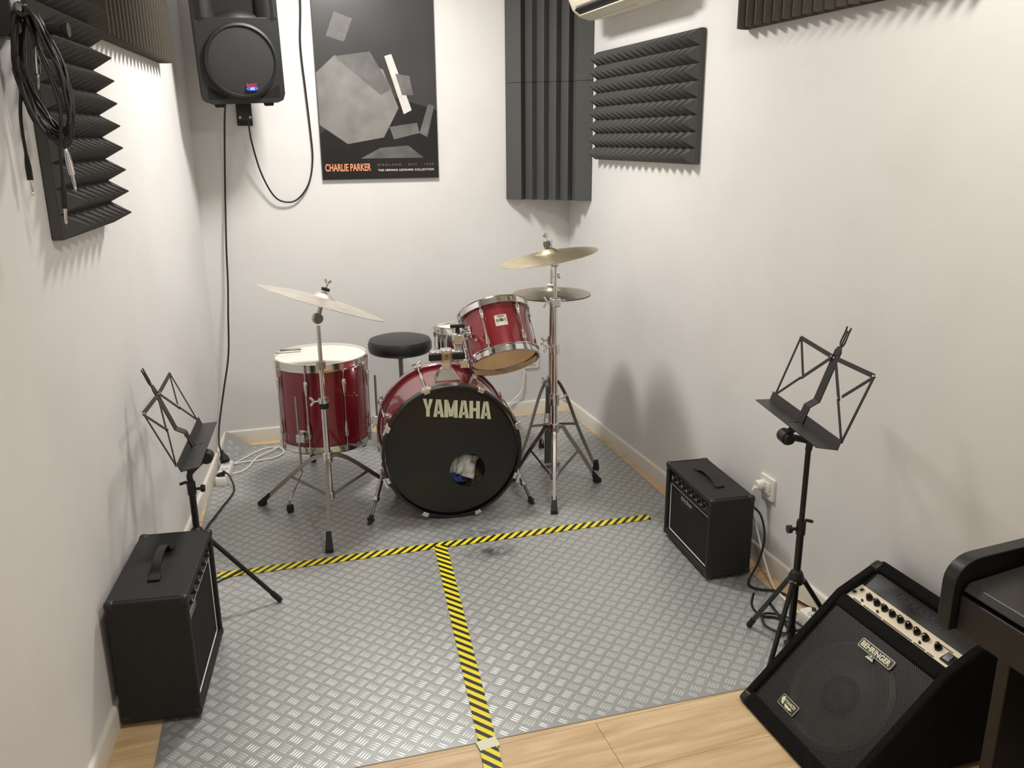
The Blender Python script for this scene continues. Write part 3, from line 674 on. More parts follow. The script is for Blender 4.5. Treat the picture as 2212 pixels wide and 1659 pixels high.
# wall sockets
def socket(label, o, u, n):
    t = thing('wall_socket', label, 'socket', o); u = V(u); n = V(n)
    MB().prism(rrect(0.085, 0.085, 0.006), (0, 0, 0), u, Z, n, 0.009).build('plate', WHITEP, t, bevel=0.002)
    MB().prism(rrect(0.047, 0.047, 0.004), n*0.009, u, Z, n, 0.003).build('insert', WHITEP, t, bevel=0.001)
    MB().lathe([(0.0195, 0.0), (0.0195, 0.0015), (0.017, 0.0015), (0.017, 0.0)], n*0.012, n, 24).build('recess_ring', WHITEP, t)
    return t
socket('white wall socket with a white plug beside the small practice amplifier', (XR, 2.405, 0.310), -Y, -X)
socket('white wall socket on the back wall behind the red rack tom', (1.492, YB, 0.306), X, -Y)
t, o = cable('white_plug_cable', 'white power cable from the wall socket down to the floor by the music stand',
    [(1.676, 2.43, 0.30), (1.664, 2.43, 0.27), (1.672, 2.42, 0.20), (1.678, 2.395, 0.13), (1.672, 2.33, 0.05), (1.655, 2.25, 0.006), (1.643, 2.17, 0.006), (1.633, 2.08, 0.007), (1.632, 2.02, 0.02)], 0.0042, WCORD)
p0 = V((1.690, 2.428, 0.313))-o
MB().lathe([(0, 0.016), (0.017, 0.016), (0.019, 0.006), (0.019, -0.012), (0.012, -0.022), (0, -0.022)], p0, -X, 20).build('plug', WHITEP, t, smooth=40)
MB().tube([p0+V((-0.016, 0, -0.006)), p0+V((-0.022, 0.002, -0.018)), p0+V((-0.018, 0.002, -0.034))], 0.008, 10).build('strain_relief', WHITEP, t)
t, o = cable('white_wall_cable', 'white cable dropping from the back wall socket behind the drums', [(1.445, 4.385, 0.262), (1.44, 4.384, 0.19), (1.42, 4.38, 0.13), (1.37, 4.375, 0.085), (1.33, 4.37, 0.03), (1.30, 4.30, 0.008)], 0.0045, WCORD)

# ------------------------------------------------------------------ drum kit
def hoop_prof(r, h0, h1, flange):
    """pressed steel hoop between heights h0..h1 ; flange outward at h0"""
    return [(r-0.006, h1), (r+0.004, h1+0.0015), (r+0.005, h1-0.003), (r-0.002, h1-0.004), (r-0.001, h0+0.004), (r+0.008, h0+0.002), (r+0.008, h0-0.001), (r-0.006, h0)]
def pol(r, a, z=0.0): return V((r*math.cos(a), r*math.sin(a), z))
def hardware_drum(t, Rs, D, lugs, toph=True, both=True, lug_style='split', shell_m=None, bottom_open=True, hd=0.03, head_m=None):
    """upright drum, axis local z from 0 (lower rim) to D"""
    shell_m = shell_m or RED
    z0, z1 = 0.018, D-0.018
    MB().lathe([(Rs, z0), (Rs, z1), (Rs-0.006, z1), (Rs-0.006, z0)], n=72, closed=True).build('shell', shell_m, t, smooth=50)
    MB().lathe([(Rs-0.0065, z0), (Rs-0.0065, z1)], n=64).build('shell_interior', WOODIN, t, smooth=50)
    def hoop(z_in, z_out):
        d = 1 if z_out > z_in else -1
        MB().lathe([(Rs+0.0015, z_in), (Rs+0.014, z_in), (Rs+0.014, z_in+d*0.003), (Rs+0.006, z_in+d*0.005), (Rs+0.006, z_out-d*0.003), (Rs+0.011, z_out), (Rs+0.003, z_out+d*0.001), (Rs+0.0025, z_in+d*0.002)], n=72, closed=True).build('hoop', CHROME, t, smooth=40)
    hoop(D-hd, D+0.004); hoop(hd, -0.004)
    MB().lathe([(Rs+0.002, D-0.012), (Rs+0.001, D-0.006), (Rs-0.012, D-0.0055), (0, D-0.0055)], n=64).build('batter_head', head_m or HEADW, t, smooth=50)
    for a in lugs:
        d = pol(1, a); s_ = pol(1, a+PI/2); r = Rs+0.0125
        L = MB()
        L.tube([d*r+Z*0.0, d*r+Z*D], 0.0028, 8)
        L.build('tension_rod', CHROME, t)
        for e in (0, 1):
            zc = D*0.76 if e else D*0.24; sg = 1 if e else -1
            l = MB(); ln = D*0.11
            prof = [(0.003, -ln), (0.0065, -ln*0.6), (0.0085, 0.0), (0.009, ln*0.55), (0.0065, ln*0.62), (0, ln*0.62)]
            l.lathe([(0, -ln)]+prof, d*(Rs+0.0105)+Z*zc, Z*sg, 12)
            l.box(d*(Rs+0.003)+Z*(zc+sg*ln*0.2), (0.006, 0.010, ln*0.7), Matrix.Rotation(a, 3, 'Z'))
            l.build('lug', CHROME, t, smooth=40)
            MB().cyl(d*r+Z*(D+0.002 if e else -0.002), d*r+Z*(D-hd-0.004 if e else hd+0.004), 0.0052, n=8).build('tension_screw', CHROME, t)

# floor tom
FT = (0.276, 3.717, ZF)
t = thing('floor_tom', 'large red sparkle floor tom on three chrome legs behind the ride cymbal stand', 'drum', FT, group='red drums')
zb = 0.2164-ZF
hardware_drum(t, 0.196, 0.392, [R(265.8+a) for a in (-65, -20, 25, 70, 115, 160, 205, 250)])
for c in list(t.children): c.location.z += zb
for a, fr_, top in ((236, 0.345, 0.48), (350, 0.30, 0.50), (100, 0.29, 0.48)):
    a = R(a); d = pol(1, a); r = 0.196+0.036
    lg = MB(); lg.tube(crom([d*r+Z*top, d*r+Z*0.30, d*r+Z*0.15, d*(r+0.004)+Z*0.135, d*(fr_-0.012)+Z*0.062, d*fr_+Z*0.045, d*fr_+Z*0.02], 6), 0.0052, 10)
    l = lg.build('leg', STEEL, t, smooth=60)
    MB().lathe([(0, 0), (0.013, 0), (0.016, 0.012), (0.014, 0.030), (0.009, 0.034), (0, 0.034)], d*fr_, Z, 16).build('rubber_foot', RUBBER, l, smooth=40)
    mB = Matrix.Rotation(a, 3, 'Z')
    br = MB(); br.box(d*(0.196+0.004)+Z*0.29, (0.008, 0.045, 0.055), mB); br.box(d*(r-0.008)+Z*0.29, (0.030, 0.022, 0.036), mB); br.build('leg_bracket', CHROME, t, bevel=0.002)
    w_ = MB(); s_ = pol(1, a+PI/2); w_.bar(d*r+s_*0.008+Z*0.29, d*r+s_*0.028+Z*0.29, 0.008, 0.034); w_.build('wing_bolt', CHROME, t, bevel=0.003)
MB().lathe([(0, 0.004), (0.006, 0.003), (0.007, 0.0)], pol(0.196, R(236+8), 0.335), pol(1, R(244)), 14).build('air_vent', CHROME, t)
# damper clipped on the rim
aD = R(150); dd = pol(1, aD)
MB().bar(dd*0.195+Z*(zb+0.40), dd*0.03+pol(0.10, R(120))+Z*(zb+0.397), 0.014, 0.006).build('head_damper', DSTEEL, t, bevel=0.002)

# rack tom
nT = V((-0.046, 0.695, 1)).normalized(); xT = (X-nT*X.dot(nT)).normalized(); yT = nT.cross(xT)
mt = frame((1.012, 3.342, 0.602), xT, yT, nT)
t = thing('rack_tom', 'small tilted red sparkle tom with open wooden underside above the bass drum', 'drum', mtx=mt, group='red drums')
hardware_drum(t, 0.144, 0.240, [R(253+a) for a in (-19, 41, 101, 161, 221, 281)], hd=0.028, head_m=HEADT)
ba = R(253+9); bd_ = pol(1, ba); bs = pol(1, ba+PI/2)
bg = MB(); k = 6
for j in range(k+1):
    aa = ba+(j/k-0.5)*0.36
    for z in (0.112, 0.160): bg.v.append(pol(0.1452, aa, z))
for j in range(k): bg.f.append((2*j, 2*j+2, 2*j+3, 2*j+1))
bg = bg.build('badge', mat('silver_badge', srgb(196, 192, 178), 0.35, 0.3), t, smooth=60)
BP = mat('black_print_ink', srgb(20, 20, 20), 0.5)
text('lettering', 'YAMAHA', BP, bg, bd_*0.1462+Z*0.1535, bs, Z, 0.030, 0.0065, bold=0.03)
text('lettering', 'POWER V', BP, bg, bd_*0.1462+Z*0.136, bs, Z, 0.042, 0.012, bold=0.02)
MB().prism([(-0.005, 0.010), (-0.002, 0.010), (0, 0.0), (0.004, 0.010), (0.006, 0.010), (0.001, -0.008), (-0.001, -0.008)], bd_*0.1459+Z*0.137, bs, Z, bd_, 0.0003).build('logo_v', BP, bg, smooth=0)
ab = R(253-58); db = pol(1, ab); sb = pol(1, ab+PI/2)
MB().prism([(-0.026, -0.02), (0.022, -0.032), (0.026, 0.022), (-0.018, 0.032)], db*0.143+Z*0.135, sb, Z, db, 0.007).build('mount_plate', CHROME, t, bevel=0.003)
MB().cyl(db*0.148+Z*0.135, db*0.172+Z*0.135, 0.022, 0.018, 20).build('mount_socket', CHROME, t, smooth=40)
MB().lathe([(0, 0.003), (0.006, 0.002), (0.007, 0)], pol(0.144, R(253-42), 0.088), pol(1, R(253-42)), 12).build('air_vent', CHROME, t)
TOMARM = mt @ (db*0.166+Z*0.135)
TOMDIR = mt.to_3x3() @ db

# snare drum on its stand
tn = V((0.02, 0.10, 1)).normalized(); xs = (X-tn*X.dot(tn)).normalized()
t = thing('snare_drum', 'chrome shelled snare drum half hidden behind the rack tom', 'drum', mtx=frame((1.0, 3.806, 0.515), xs, tn.cross(xs), tn))
hardware_drum(t, 0.172, 0.150, [R(20+36*i) for i in range(10)], shell_m=CHROME, hd=0.026)
t = thing('snare_stand', 'low chrome tripod stand carrying the snare drum', 'stand', (1.0, 3.82, ZF))
MB().cyl((0, 0, 0.06), (0, 0, 0.44), 0.011, n=14).build('tube', STEEL, t)
for a in (60, 180, 300):
    d = pol(1, R(a)); l = MB().strip(crom([d*0.012+Z*0.20, d*0.10+Z*0.12, d*0.22+Z*0.02], 5), 0.018, 0.004, pol(1, R(a+90))).build('leg', STEEL, t)
    MB().box(d*0.22+Z*0.012, (0.04, 0.022, 0.024), Matrix.Rotation(R(a), 3, 'Z')).build('rubber_foot', RUBBER, l, bevel=0.003)
    MB().tube(crom([d*0.01+Z*0.44, d*0.12+Z*0.475, d*0.170+Z*0.484, d*0.194+Z*0.49, d*0.196+Z*0.52], 5), 0.006, 8).build('basket_arm', STEEL, t)

# bass drum
BD_A = 0.106
t = thing('bass_drum', 'big red bass drum with a black front head lettered in ivory', 'drum', (0.732, 3.156, ZF), -BD_A, group='red drums')
RB, LB = 0.272, 0.386; cz = 0.2895-ZF; o = V((0, 0, cz))
MB().lathe([(RB, 0.022), (RB, LB-0.022), (RB-0.008, LB-0.022), (RB-0.008, 0.022)], o, Y, 96, closed=True).build('shell', RED, t, smooth=50)
MB().lathe([(RB-0.0085, 0.022), (RB-0.0085, LB-0.022)], o, Y, 64).build('shell_interior', WOODIN, t, smooth=50)
def bhoop(y0, y1, m):
    MB().lathe([(RB+0.002, y0), (RB+0.012, y0), (RB+0.0145, y0+0.003), (RB+0.0145, y1-0.003), (RB+0.012, y1), (RB+0.002, y1)], o, Y, 96, closed=True).build('hoop', m, t, smooth=35)
bhoop(-0.004, 0.040, HOOPB); bhoop(LB-0.040, LB+0.004, REDH)
MB().lathe([(RB+0.0147, LB-0.027), (RB+0.0153, LB-0.024), (RB+0.0153, LB-0.012), (RB+0.0147, LB-0.009)], o, Y, 96).build('hoop_inlay', CHROME, t, smooth=40)
# front head with an off-centre port
hr = 0.073; hc_ = V((0.060, 0, cz-0.083)); hv = MB(); n = 72
for i in range(n):
    a = 2*PI*i/n; hv.v.append(V((0, 0.010, cz))+V((math.cos(a)*(RB-0.002), 0, math.sin(a)*(RB-0.002))))
for i in range(n):
    a = 2*PI*i/n; hv.v.append(V((0, 0.0085, cz))+V((math.cos(a)*(RB-0.018), 0, math.sin(a)*(RB-0.018))))
for i in range(n):
    a = 2*PI*i/n; hv.v.append(hc_+V((math.cos(a)*hr, 0.010, math.sin(a)*hr)))
for q in range(2):
    for i in range(n): hv.f.append((q*n+i, q*n+(i+1) % n, (q+1)*n+(i+1) % n, (q+1)*n+i))
hd_ = hv.build('front_head', HEADB, t, smooth=50)
MB().lathe([(0, LB-0.014), (RB, LB-0.014)], o, Y, 72).build('rear_head', HEADW, t)
# YAMAHA lettering as condensed slabs
def letter(ch, w_, h_, s):
    q = s*w_
    if ch == 'Y': return [[(0, h_), (q, h_), (w_/2, h_*0.52), (w_-q, h_), (w_, h_), (w_/2+q/2, h_*0.40), (w_/2+q/2, 0), (w_/2-q/2, 0), (w_/2-q/2, h_*0.40)]]
    if ch == 'A': return [[(0, 0), (q*0.95, 0), (w_/2+0.0, h_*0.95), (w_/2-q*0.62, h_), ], [(w_-q*0.95, 0), (w_, 0), (w_/2+q*0.62, h_), (w_/2-q*0.62, h_), (w_/2-0.0, h_*0.80)], [(w_*0.26, h_*0.18), (w_*0.74, h_*0.18), (w_*0.70, h_*0.34), (w_*0.30, h_*0.34)]]
    if ch == 'M': return [[(0, 0), (q*0.8, 0), (q*0.8, h_), (0, h_)], [(w_-q*0.8, 0), (w_, 0), (w_, h_), (w_-q*0.8, h_)], [(q*0.8, h_), (w_/2, h_*0.42), (w_-q*0.8, h_), (w_-q*0.55, h_), (w_/2+q*0.42, 0.06*h_), (w_/2-q*0.42, 0.06*h_), (q*0.55, h_)]]
    if ch == 'H': return [[(0, 0), (q, 0), (q, h_), (0, h_)], [(w_-q, 0), (w_, 0), (w_, h_), (w_-q, h_)], [(q, h_*0.42), (w_-q, h_*0.42), (w_-q, h_*0.60), (q, h_*0.60)]]
lu = V((math.cos(R(-6.6)), 0, math.sin(R(-6.6)))); lv = V((math.sin(R(1.5)), 0, math.cos(R(1.5))))
x = 0.0; lo = V((-0.115, 0.0078, cz+0.163))
for ch, wd in zip('YAMAHA', (0.040, 0.043, 0.054, 0.043, 0.043, 0.043)):
    g = MB()
    for poly in letter(ch, wd, 0.074, 0.36): g.prism([(x+a, b) for a, b in poly], lo, lu, lv, -Y, 0.0006)
    g.build('letter', IVORY, hd_, smooth=0)
    x += wd+(0.0015 if ch in 'YA' else 0.0035)
for i in range(8):
    a = R(20+45*i); d = V((math.cos(a), 0, math.sin(a))); s_ = V((-math.sin(a), 0, math.cos(a)))
    r = RB+0.024
    MB().tube([o+d*r+Y*0.004, o+d*r+Y*(LB-0.004)], 0.0034, 8).build('tension_rod', CHROME, t)
    MB().lathe([(0, -0.055), (0.004, -0.055), (0.0075, -0.03), (0.0095, 0), (0.0075, 0.03), (0.004, 0.055), (0, 0.055)], o+d*(RB+0.022)+Y*(LB*0.5), Y, 12).build('lug', CHROME, t, smooth=40)
    bx = MB(); bx.bar(o+d*(RB+0.001)+Y*(LB*0.5-0.018), o+d*(RB+0.001)+Y*(LB*0.5+0.018), 0.014, 0.034, d); bx.build('lug_base', CHROME, t, bevel=0.002)
    for y0, sg in ((0.006, -1), (LB-0.006, 1)):
        cl = MB(); cl.bar(o+d*(RB+0.019)+Y*(y0-sg*0.030), o+d*(RB+0.019)+Y*(y0+sg*0.011), 0.030, 0.009, d); cl.bar(o+d*(RB+0.022)+Y*(y0+sg*0.012), o+d*(RB+0.004)+Y*(y0+sg*0.013), 0.026, 0.004, Y)
        cl.build('claw_hook', CHROME, t, bevel=0.002)
        if sg > 0 or i in (0, 2, 3, 4, 7):
            th = MB(); th.bar(o+d*r+s_*0.022+Y*(y0+sg*0.024), o+d*r-s_*0.022+Y*(y0+sg*0.024), 0.010, 0.010); th.cyl(o+d*r+Y*y0, o+d*r+Y*(y0+sg*0.026), 0.005, n=8)
            th.build('tuning_handle', CHROME, t, bevel=0.003)
rot = Matrix.Rotation(BD_A, 3, 'Z')
def bl(p): return rot @ (V(p)-V((0.732, 3.156, ZF)))           # world -> drum local
for s, foot, att in ((-1, (0.386, 3.208, 0.004), R(203)), (1, (1.083, 3.185, 0.004), R(-22))):
    f_ = bl(foot); at = o+V((math.cos(att)*(RB+0.03), 0, math.sin(att)*(RB+0.03)))+Y*0.15
    up = at+(at-f_).normalized()*0.05
    sp = MB().tube([up, at+(f_-at)*0.55], 0.0095, 12).build('spur', STEEL, t)
    MB().cyl(at+(f_-at)*0.50, at+(f_-at)*0.57, 0.014, n=12).build('spur_collar', CHROME, sp)
    MB().tube([at+(f_-at)*0.55, at+(f_-at)*0.86], 0.0065, 10).build('spur_rod', DSTEEL, sp)
    e = (f_-at).normalized()
    MB().lathe([(0.008, 0), (0.010, 0.012), (0.016, 0.016), (0.016, 0.021), (0.010, 0.024), (0.009, 0.045), (0, 0.045)], at+(f_-at)*0.84, e, 12).build('rubber_foot', RUBBER, sp)
    MB().cyl(at+(f_-at)*0.9, f_, 0.003, 0.001, 8).build('spike', CHROME, sp)
    MB().box(o+V((math.cos(att)*(RB+0.012), 0.15, math.sin(att)*(RB+0.012))), (0.03, 0.05, 0.06), Matrix.Rotation(-att, 3, 'Y')).build('spur_bracket', CHROME, t, bevel=0.003)
    MB().bar(at+Y*0.012, at+Y*-0.03+V((s*0.012, 0, 0)), 0.012, 0.03).build('wing_bolt', CHROME, t, bevel=0.003)
# double tom holder on top of the shell
yb = 0.135; tz = cz+RB
hd2 = MB()
b0 = [(-0.050, -0.036), (0.050, -0.036), (0.050, 0.036), (-0.050, 0.036)]; b1 = [(-0.024, -0.018), (0.024, -0.018), (0.024, 0.018), (-0.024, 0.018)]
hd2.v = [V((x, yb+y, tz-0.008)) for x, y in b0]+[V((x, yb+y, tz+0.008)) for x, y in b0]+[V((x, yb+y, tz+0.052)) for x, y in b1]
for i in range(4): hd2.f += [(i, (i+1) % 4, 4+(i+1) % 4, 4+i), (4+i, 4+(i+1) % 4, 8+(i+1) % 4, 8+i)]
hd2.f += [(3, 2, 1, 0), (8, 9, 10, 11)]
th_ = hd2.build('tom_holder_base', CHROME, t, smooth=0, bevel=0.002)
def octo(w_, c_): return [(-w_, -w_+c_), (-w_+c_, -w_), (w_-c_, -w_), (w_, -w_+c_), (w_, w_-c_), (w_-c_, w_), (-w_+c_, w_), (-w_, w_-c_)]
MB().prism(octo(0.021, 0.008), (0, yb, tz+0.05), X, Y, Z, 0.034).build('tom_holder_post', CHROME, t, bevel=0.001)
MB().prism(octo(0.024, 0.008), (0, yb, tz+0.080), X, Y, Z, 0.052).build('tom_holder_block', CHROME, t, bevel=0.002)
gb = MB().box((0, yb-0.0245, tz+0.103), (0.026, 0.002, 0.028)).build('gold_badge', GOLD, t)
MB().prism([(-0.008, 0.008), (0.008, 0.008), (0, -0.008)], (0, yb-0.0256, tz+0.104), X, Z, -Y, 0.0005).build('logo_triangle', DSTEEL, gb, smooth=0)
for s in (-1, 1):
    MB().box((s*0.044, yb-0.006, tz+0.106), (0.046, 0.040, 0.044)).build('clamp_body', CHROME, t, bevel=0.004)
    k_ = MB().box((s*0.048, yb-0.028, tz+0.106), (0.052, 0.014, 0.028)).build('clamp_knob', RUBBER, t, bevel=0.003)
pA = V((0.046, yb, tz+0.125))
arm_end = bl(TOMARM); elbow = V((pA.x+0.004, yb, max(arm_end.z-0.0, tz+0.24)))
MB().tube([pA, pA+Z*0.045], 0.013, 12).build('tom_arm_socket', CHROME, t)
MB().lathe([(0.006, -0.02), (0.013, -0.012), (0.016, 0), (0.013, 0.012), (0.006, 0.02)], pA+Z*0.055, Z, 16).build('ball_joint', STEEL, t)
MB().tube([pA+Z*0.06, V((elbow.x, elbow.y, arm_end.z-0.01))], 0.009, 12).build('tom_arm_rod', CHROME, t)
cb_ = V((elbow.x, elbow.y, arm_end.z))
MB().box(cb_+Z*0.0, (0.048, 0.042, 0.050)).build('tom_arm_clamp', CHROME, t, bevel=0.008)
MB().tube([cb_, arm_end], 0.0135, 14).build('tom_arm_tube', CHROME, t)
kn = MB(); kn.cyl(cb_+Z*0.024, cb_+Z*0.046, 0.009, n=10); kn.bar(cb_+Z*0.054-X*0.030, cb_+Z*0.054+X*0.030, 0.016, 0.016); kn.build('wing_knob', RUBBER, t, bevel=0.005, seg=3)
MB().box((0.075, yb+0.03, tz+0.06), (0.03, 0.034, 0.04)).build('spare_clamp', CHROME, t, bevel=0.004)

# cloths stuffed in the bass drum, seen through the port
def cloth(name, label, m, c, a_, b_, seed, bulge=0.02, nn=14):
    rnd = random.Random(seed); c = V(c); a_ = V(a_); b_ = V(b_); n_ = a_.cross(b_).normalized(); mb = MB()
    ph = [rnd.uniform(0, 6.28) for _ in range(6)]
    for j in range(nn+1):
        for i in range(nn+1):
            u, v_ = i/nn*2-1, j/nn*2-1
            d = bulge*(1-u*u*0.6-v_*v_*0.6)+0.010*math.sin(3.1*u+2.2*v_+ph[0])+0.006*math.sin(6.3*v_-3*u+ph[1])+0.004*math.sin(11*u+ph[2])
            mb.v.append(a_*(u+0.05*math.sin(4*v_+ph[3]))+b_*(v_+0.05*math.sin(4*u+ph[4]))+n_*d)
    for j in range(nn):
        for i in range(nn): q = j*(nn+1)+i; mb.f.append((q, q+1, q+nn+2, q+nn+1))
    ob = mb.build(name, m, smooth=80); ob.location = c
    so = ob.modifiers.new('thickness', 'SOLIDIFY'); so.thickness = 0.008; so.offset = -1
    return tag(ob, label, 'cloth')
def bw(p): return rot.transposed() @ V(p)+V((0.732, 3.156, ZF))
rt = rot.transposed()
SPEC = mat('dark_speckled_fabric', srgb(74, 72, 60), 0.95, vary=(160, 0.85, 3)); BLUE = mat('navy_blue_fabric', srgb(52, 66, 120), 0.9, vary=(40, 0.2, 3))
WHC = mat('white_towelling', srgb(206, 206, 200), 0.95, bump=(400, 0.4, 0.002)); BRN = mat('brown_fabric', srgb(104, 76, 50), 0.9, vary=(12, 0.45, 3))
cloth('speckled_blanket', 'dark speckled blanket stuffed inside the bass drum port', SPEC, bw((0.085, 0.085, cz-0.14)), rt @ V((0.10, 0, 0.02)), rt @ V((-0.02, 0.03, 0.055)), 1)
cloth('brown_cloth', 'brown striped cloth behind the towel in the bass drum port', BRN, bw((0.095, 0.125, cz-0.055)), rt @ V((0.09, 0.02, 0)), rt @ V((0.0, 0.01, 0.075)), 2)
cloth('white_towel', 'white towel with a folded corner showing in the bass drum port', WHC, bw((0.065, 0.062, cz-0.080)), rt @ V((0.034, 0.0, -0.018)), rt @ V((0.018, 0.018, 0.042)), 3, 0.012)
cloth('striped_towel', 'white towel with dark stripes beside the blue cloth in the port', mat('striped_white_cloth', srgb(196, 198, 194), 0.95), bw((0.012, 0.085, cz-0.072)), rt @ V((0.040, 0.01, 0.012)), rt @ V((-0.008, 0.02, 0.045)), 4, 0.012)
cloth('blue_cloth', 'navy blue cloth in the lower part of the bass drum port', BLUE, bw((0.022, 0.055, cz-0.122)), rt @ V((0.042, 0.0, 0.010)), rt @ V((-0.004, 0.015, 0.026)), 5, 0.015)

# throne
t = thing('drum_throne', 'round black padded drum stool behind the bass drum', 'stool', (0.684, 4.03, ZF))
MB().lathe([(0, 0.510), (0.140, 0.510), (0.151, 0.516), (0.156, 0.530), (0.156, 0.556), (0.148, 0.574), (0.12, 0.582), (0.06, 0.586), (0, 0.587)], (0, 0, 0), Z, 64).build('seat', VINYLB, t, smooth=50)
MB().cyl((0, 0, 0.485), (0, 0, 0.512), 0.05, 0.06, 24).build('seat_plate', DSTEEL, t)
ts = MB().cyl((0, 0, 0.10), (0, 0, 0.49), 0.011, n=16)
for i in range(22): ts.lathe([(0.0105, 0), (0.0135, 0.003), (0.0105, 0.006)], (0, 0, 0.30+i*0.0085), Z, 14)
ts.build('threaded_post', STEEL, t)
MB().cyl((0, 0, 0.06), (0, 0, 0.30), 0.016, n=16).build('tube', STEEL, t)
for a in (30, 150, 270):
    d = pol(1, R(a)); l = MB().strip(crom([d*0.016+Z*0.29, d*0.12+Z*0.16, d*0.23+Z*0.03], 5), 0.02, 0.004, pol(1, R(a+90))).build('leg', STEEL, t)
    MB().box(d*0.235+Z*0.015, (0.045, 0.028, 0.03), Matrix.Rotation(R(a), 3, 'Z')).build('rubber_foot', RUBBER, l, bevel=0.004)

# cymbals and stands
def cymbal(name, label, m, c, n_, Rr, bell, group):
    n_ = V(n_).normalized(); xs = (X-n_*X.dot(n_)).normalized()
    h = Rr*0.085
    prof = []
    for i in range(9): s = i/8; prof.append((bell*s, h+0.022-0.022*s*s))
    for i in range(1, 13): s = i/12; prof.append((bell+(Rr-bell)*s, h*(1-s**1.5)))
    th = 0.0018
    low = [(r, z-th) for r, z in prof][::-1]
    t = thing(name, label, 'cymbal', mtx=frame(c, xs, n_.cross(xs), n_), group=group)
    MB().lathe(prof+[(Rr, -th)]+low[1:], (0, 0, 0), Z, 84).build('plate', m, t, smooth=50)
    return t, h+0.022
def tripod(t, h_top, h_bot, feet, curved=True, tube_r=0.0127, width=0.017, m=STEEL):
    """feet: list of (x,y) relative to the stand base"""
    MB().cyl((0, 0, h_top-0.02), (0, 0, h_top+0.022), tube_r+0.008, n=18).build('upper_hub', CHROME, t, bevel=0.002)
    MB().cyl((0, 0, h_bot-0.015), (0, 0, h_bot+0.015), tube_r+0.007, n=18).build('lower_hub', CHROME, t, bevel=0.002)
    for fx, fy in feet:
        f = V((fx, fy, 0)); d = f.normalized(); s_ = V((-d.y, d.x, 0)); rr = f.length
        pts = [d*(tube_r+0.004)+Z*h_top, d*(tube_r+0.03)+Z*(h_top-0.002), d*(rr*0.30)+Z*(h_top*0.86), d*(rr*0.62)+Z*(h_top*0.50), d*(rr*0.93)+Z*0.035]
        l = MB().strip(crom(pts, 5), 0.012, width, s_).build('leg', m, t)
        md = d*(rr*0.55)+Z*(h_top*0.58)
        MB().strip([d*(tube_r+0.004)+Z*h_bot, md], 0.0045, width*0.7, s_).build('brace', m, t)
        ft_ = MB(); dn = (d*rr*1.0-Z*0.03); a0 = d*(rr*0.87)+Z*0.055; a1 = d*(rr+0.004)+Z*0.006
        sd = s_
        up = Z
        q0 = [(a0+sd*x*0.010+up*z*0.011) for x, z in ((-1, -1), (1, -1), (1, 1), (-1, 1))]
        q1 = [d*(rr+0.010*z)+sd*x*0.015+Z*(0.001+0.0*z) for x, z in ((-1, -1.6), (1, -1.6), (1, 1.4), (-1, 1.4))]
        qm = [d*(rr+0.010*z)+sd*x*0.0145+Z*(0.016) for x, z in ((-1, -1.6), (1, -1.6), (1, 1.4), (-1, 1.4))]
        ft_.v = q0+qm+q1
        for i in range(2):
            for j in range(4): ft_.f.append((i*4+j, i*4+(j+1) % 4, i*4+4+(j+1) % 4, i*4+4+j))
        ft_.f += [(3, 2, 1, 0), (8, 9, 10, 11)]
        ft_.build('rubber_foot', RUBBER, l, smooth=0, bevel=0.002)
def wing(t, p, d, name='wing_bolt', s=0.018, m=CHROME):
    p = V(p); d = V(d).normalized(); b = MB(); b.cyl(p, p+d*0.022, 0.005, n=10)
    up = perp(d)[1]
    b.bar(p+d*0.02+up*0.003, p+d*0.034+up*s, 0.006, 0.010); b.bar(p+d*0.02-up*0.003, p+d*0.034-up*s, 0.006, 0.010)
    b.build(name, m, t, bevel=0.002)
def collar(t, z, r, h, m=CHROME, name='height_collar'):
    MB().lathe([(0.004, -h/2), (r, -h/2), (r+0.001, 0), (r, h/2), (0.004, h/2)], (0, 0, z), Z, 18).build(name, m, t, smooth=40)

# ride stand (front left)
bx_, by_ = 0.247, 3.344
t = thing('cymbal_stand', 'chrome cymbal stand carrying the steeply tilted ride cymbal in front of the floor tom', 'stand', (bx_, by_, ZF), group='cymbal stands')
tripod(t, 0.262, 0.092, [(0.203-bx_, 3.012-by_), (-0.029-bx_, 3.543-by_), (0.560-bx_, 3.475-by_)])
MB().cyl((0, 0, 0.08), (0, 0, 0.50), 0.0127, n=20).build('lower_tube', CHROME, t)
MB().cyl((0, 0, 0.48), (0, 0, 0.66), 0.0098, n=18).build('middle_tube', CHROME, t)
MB().cyl((0, 0, 0.64), (0, 0, 0.815), 0.0085, n=16).build('upper_tube', CHROME, t)
collar(t, 0.485, 0.019, 0.026, RUBBER, 'nylon_bush'); collar(t, 0.507, 0.0205, 0.024)
wing(t, (-0.02, 0, 0.505), (-1, -0.15, 0))
collar(t, 0.652, 0.018, 0.032, STEEL)
rn = V((0.335, 0.085, 0.94)).normalized()
tl = V((0, 0, 0.842))
MB().lathe([(0, -0.012), (0.019, -0.012), (0.022, -0.006), (0.022, 0.006), (0.019, 0.012), (0, 0.012)], tl, V((0.25, -1, 0)), 22).build('tilter', STEEL, t, smooth=40)
RC = tl+rn*0.072
MB().cyl(tl, tl+rn*0.055, 0.010, 0.0085, 14).build('tilter_arm', STEEL, t)
MB().cyl(tl+rn*0.05, tl+rn*0.135, 0.0035, n=10).build('cymbal_rod', CHROME, t)
fe = MB().lathe([(0, 0), (0.016, 0), (0.017, 0.012), (0, 0.012)], RC+rn*0.040, rn, 18).build('felt', RUBBER, t)
wing(t, RC+rn*0.052, rn, 'wing_nut', 0.012)
cymbal('ride_cymbal', 'large pale worn cymbal tilted steeply on its stand above the floor tom', BRASSP, V((bx_, by_, ZF))+RC+rn*-0.008, rn, 0.254, 0.055, 'cymbals')

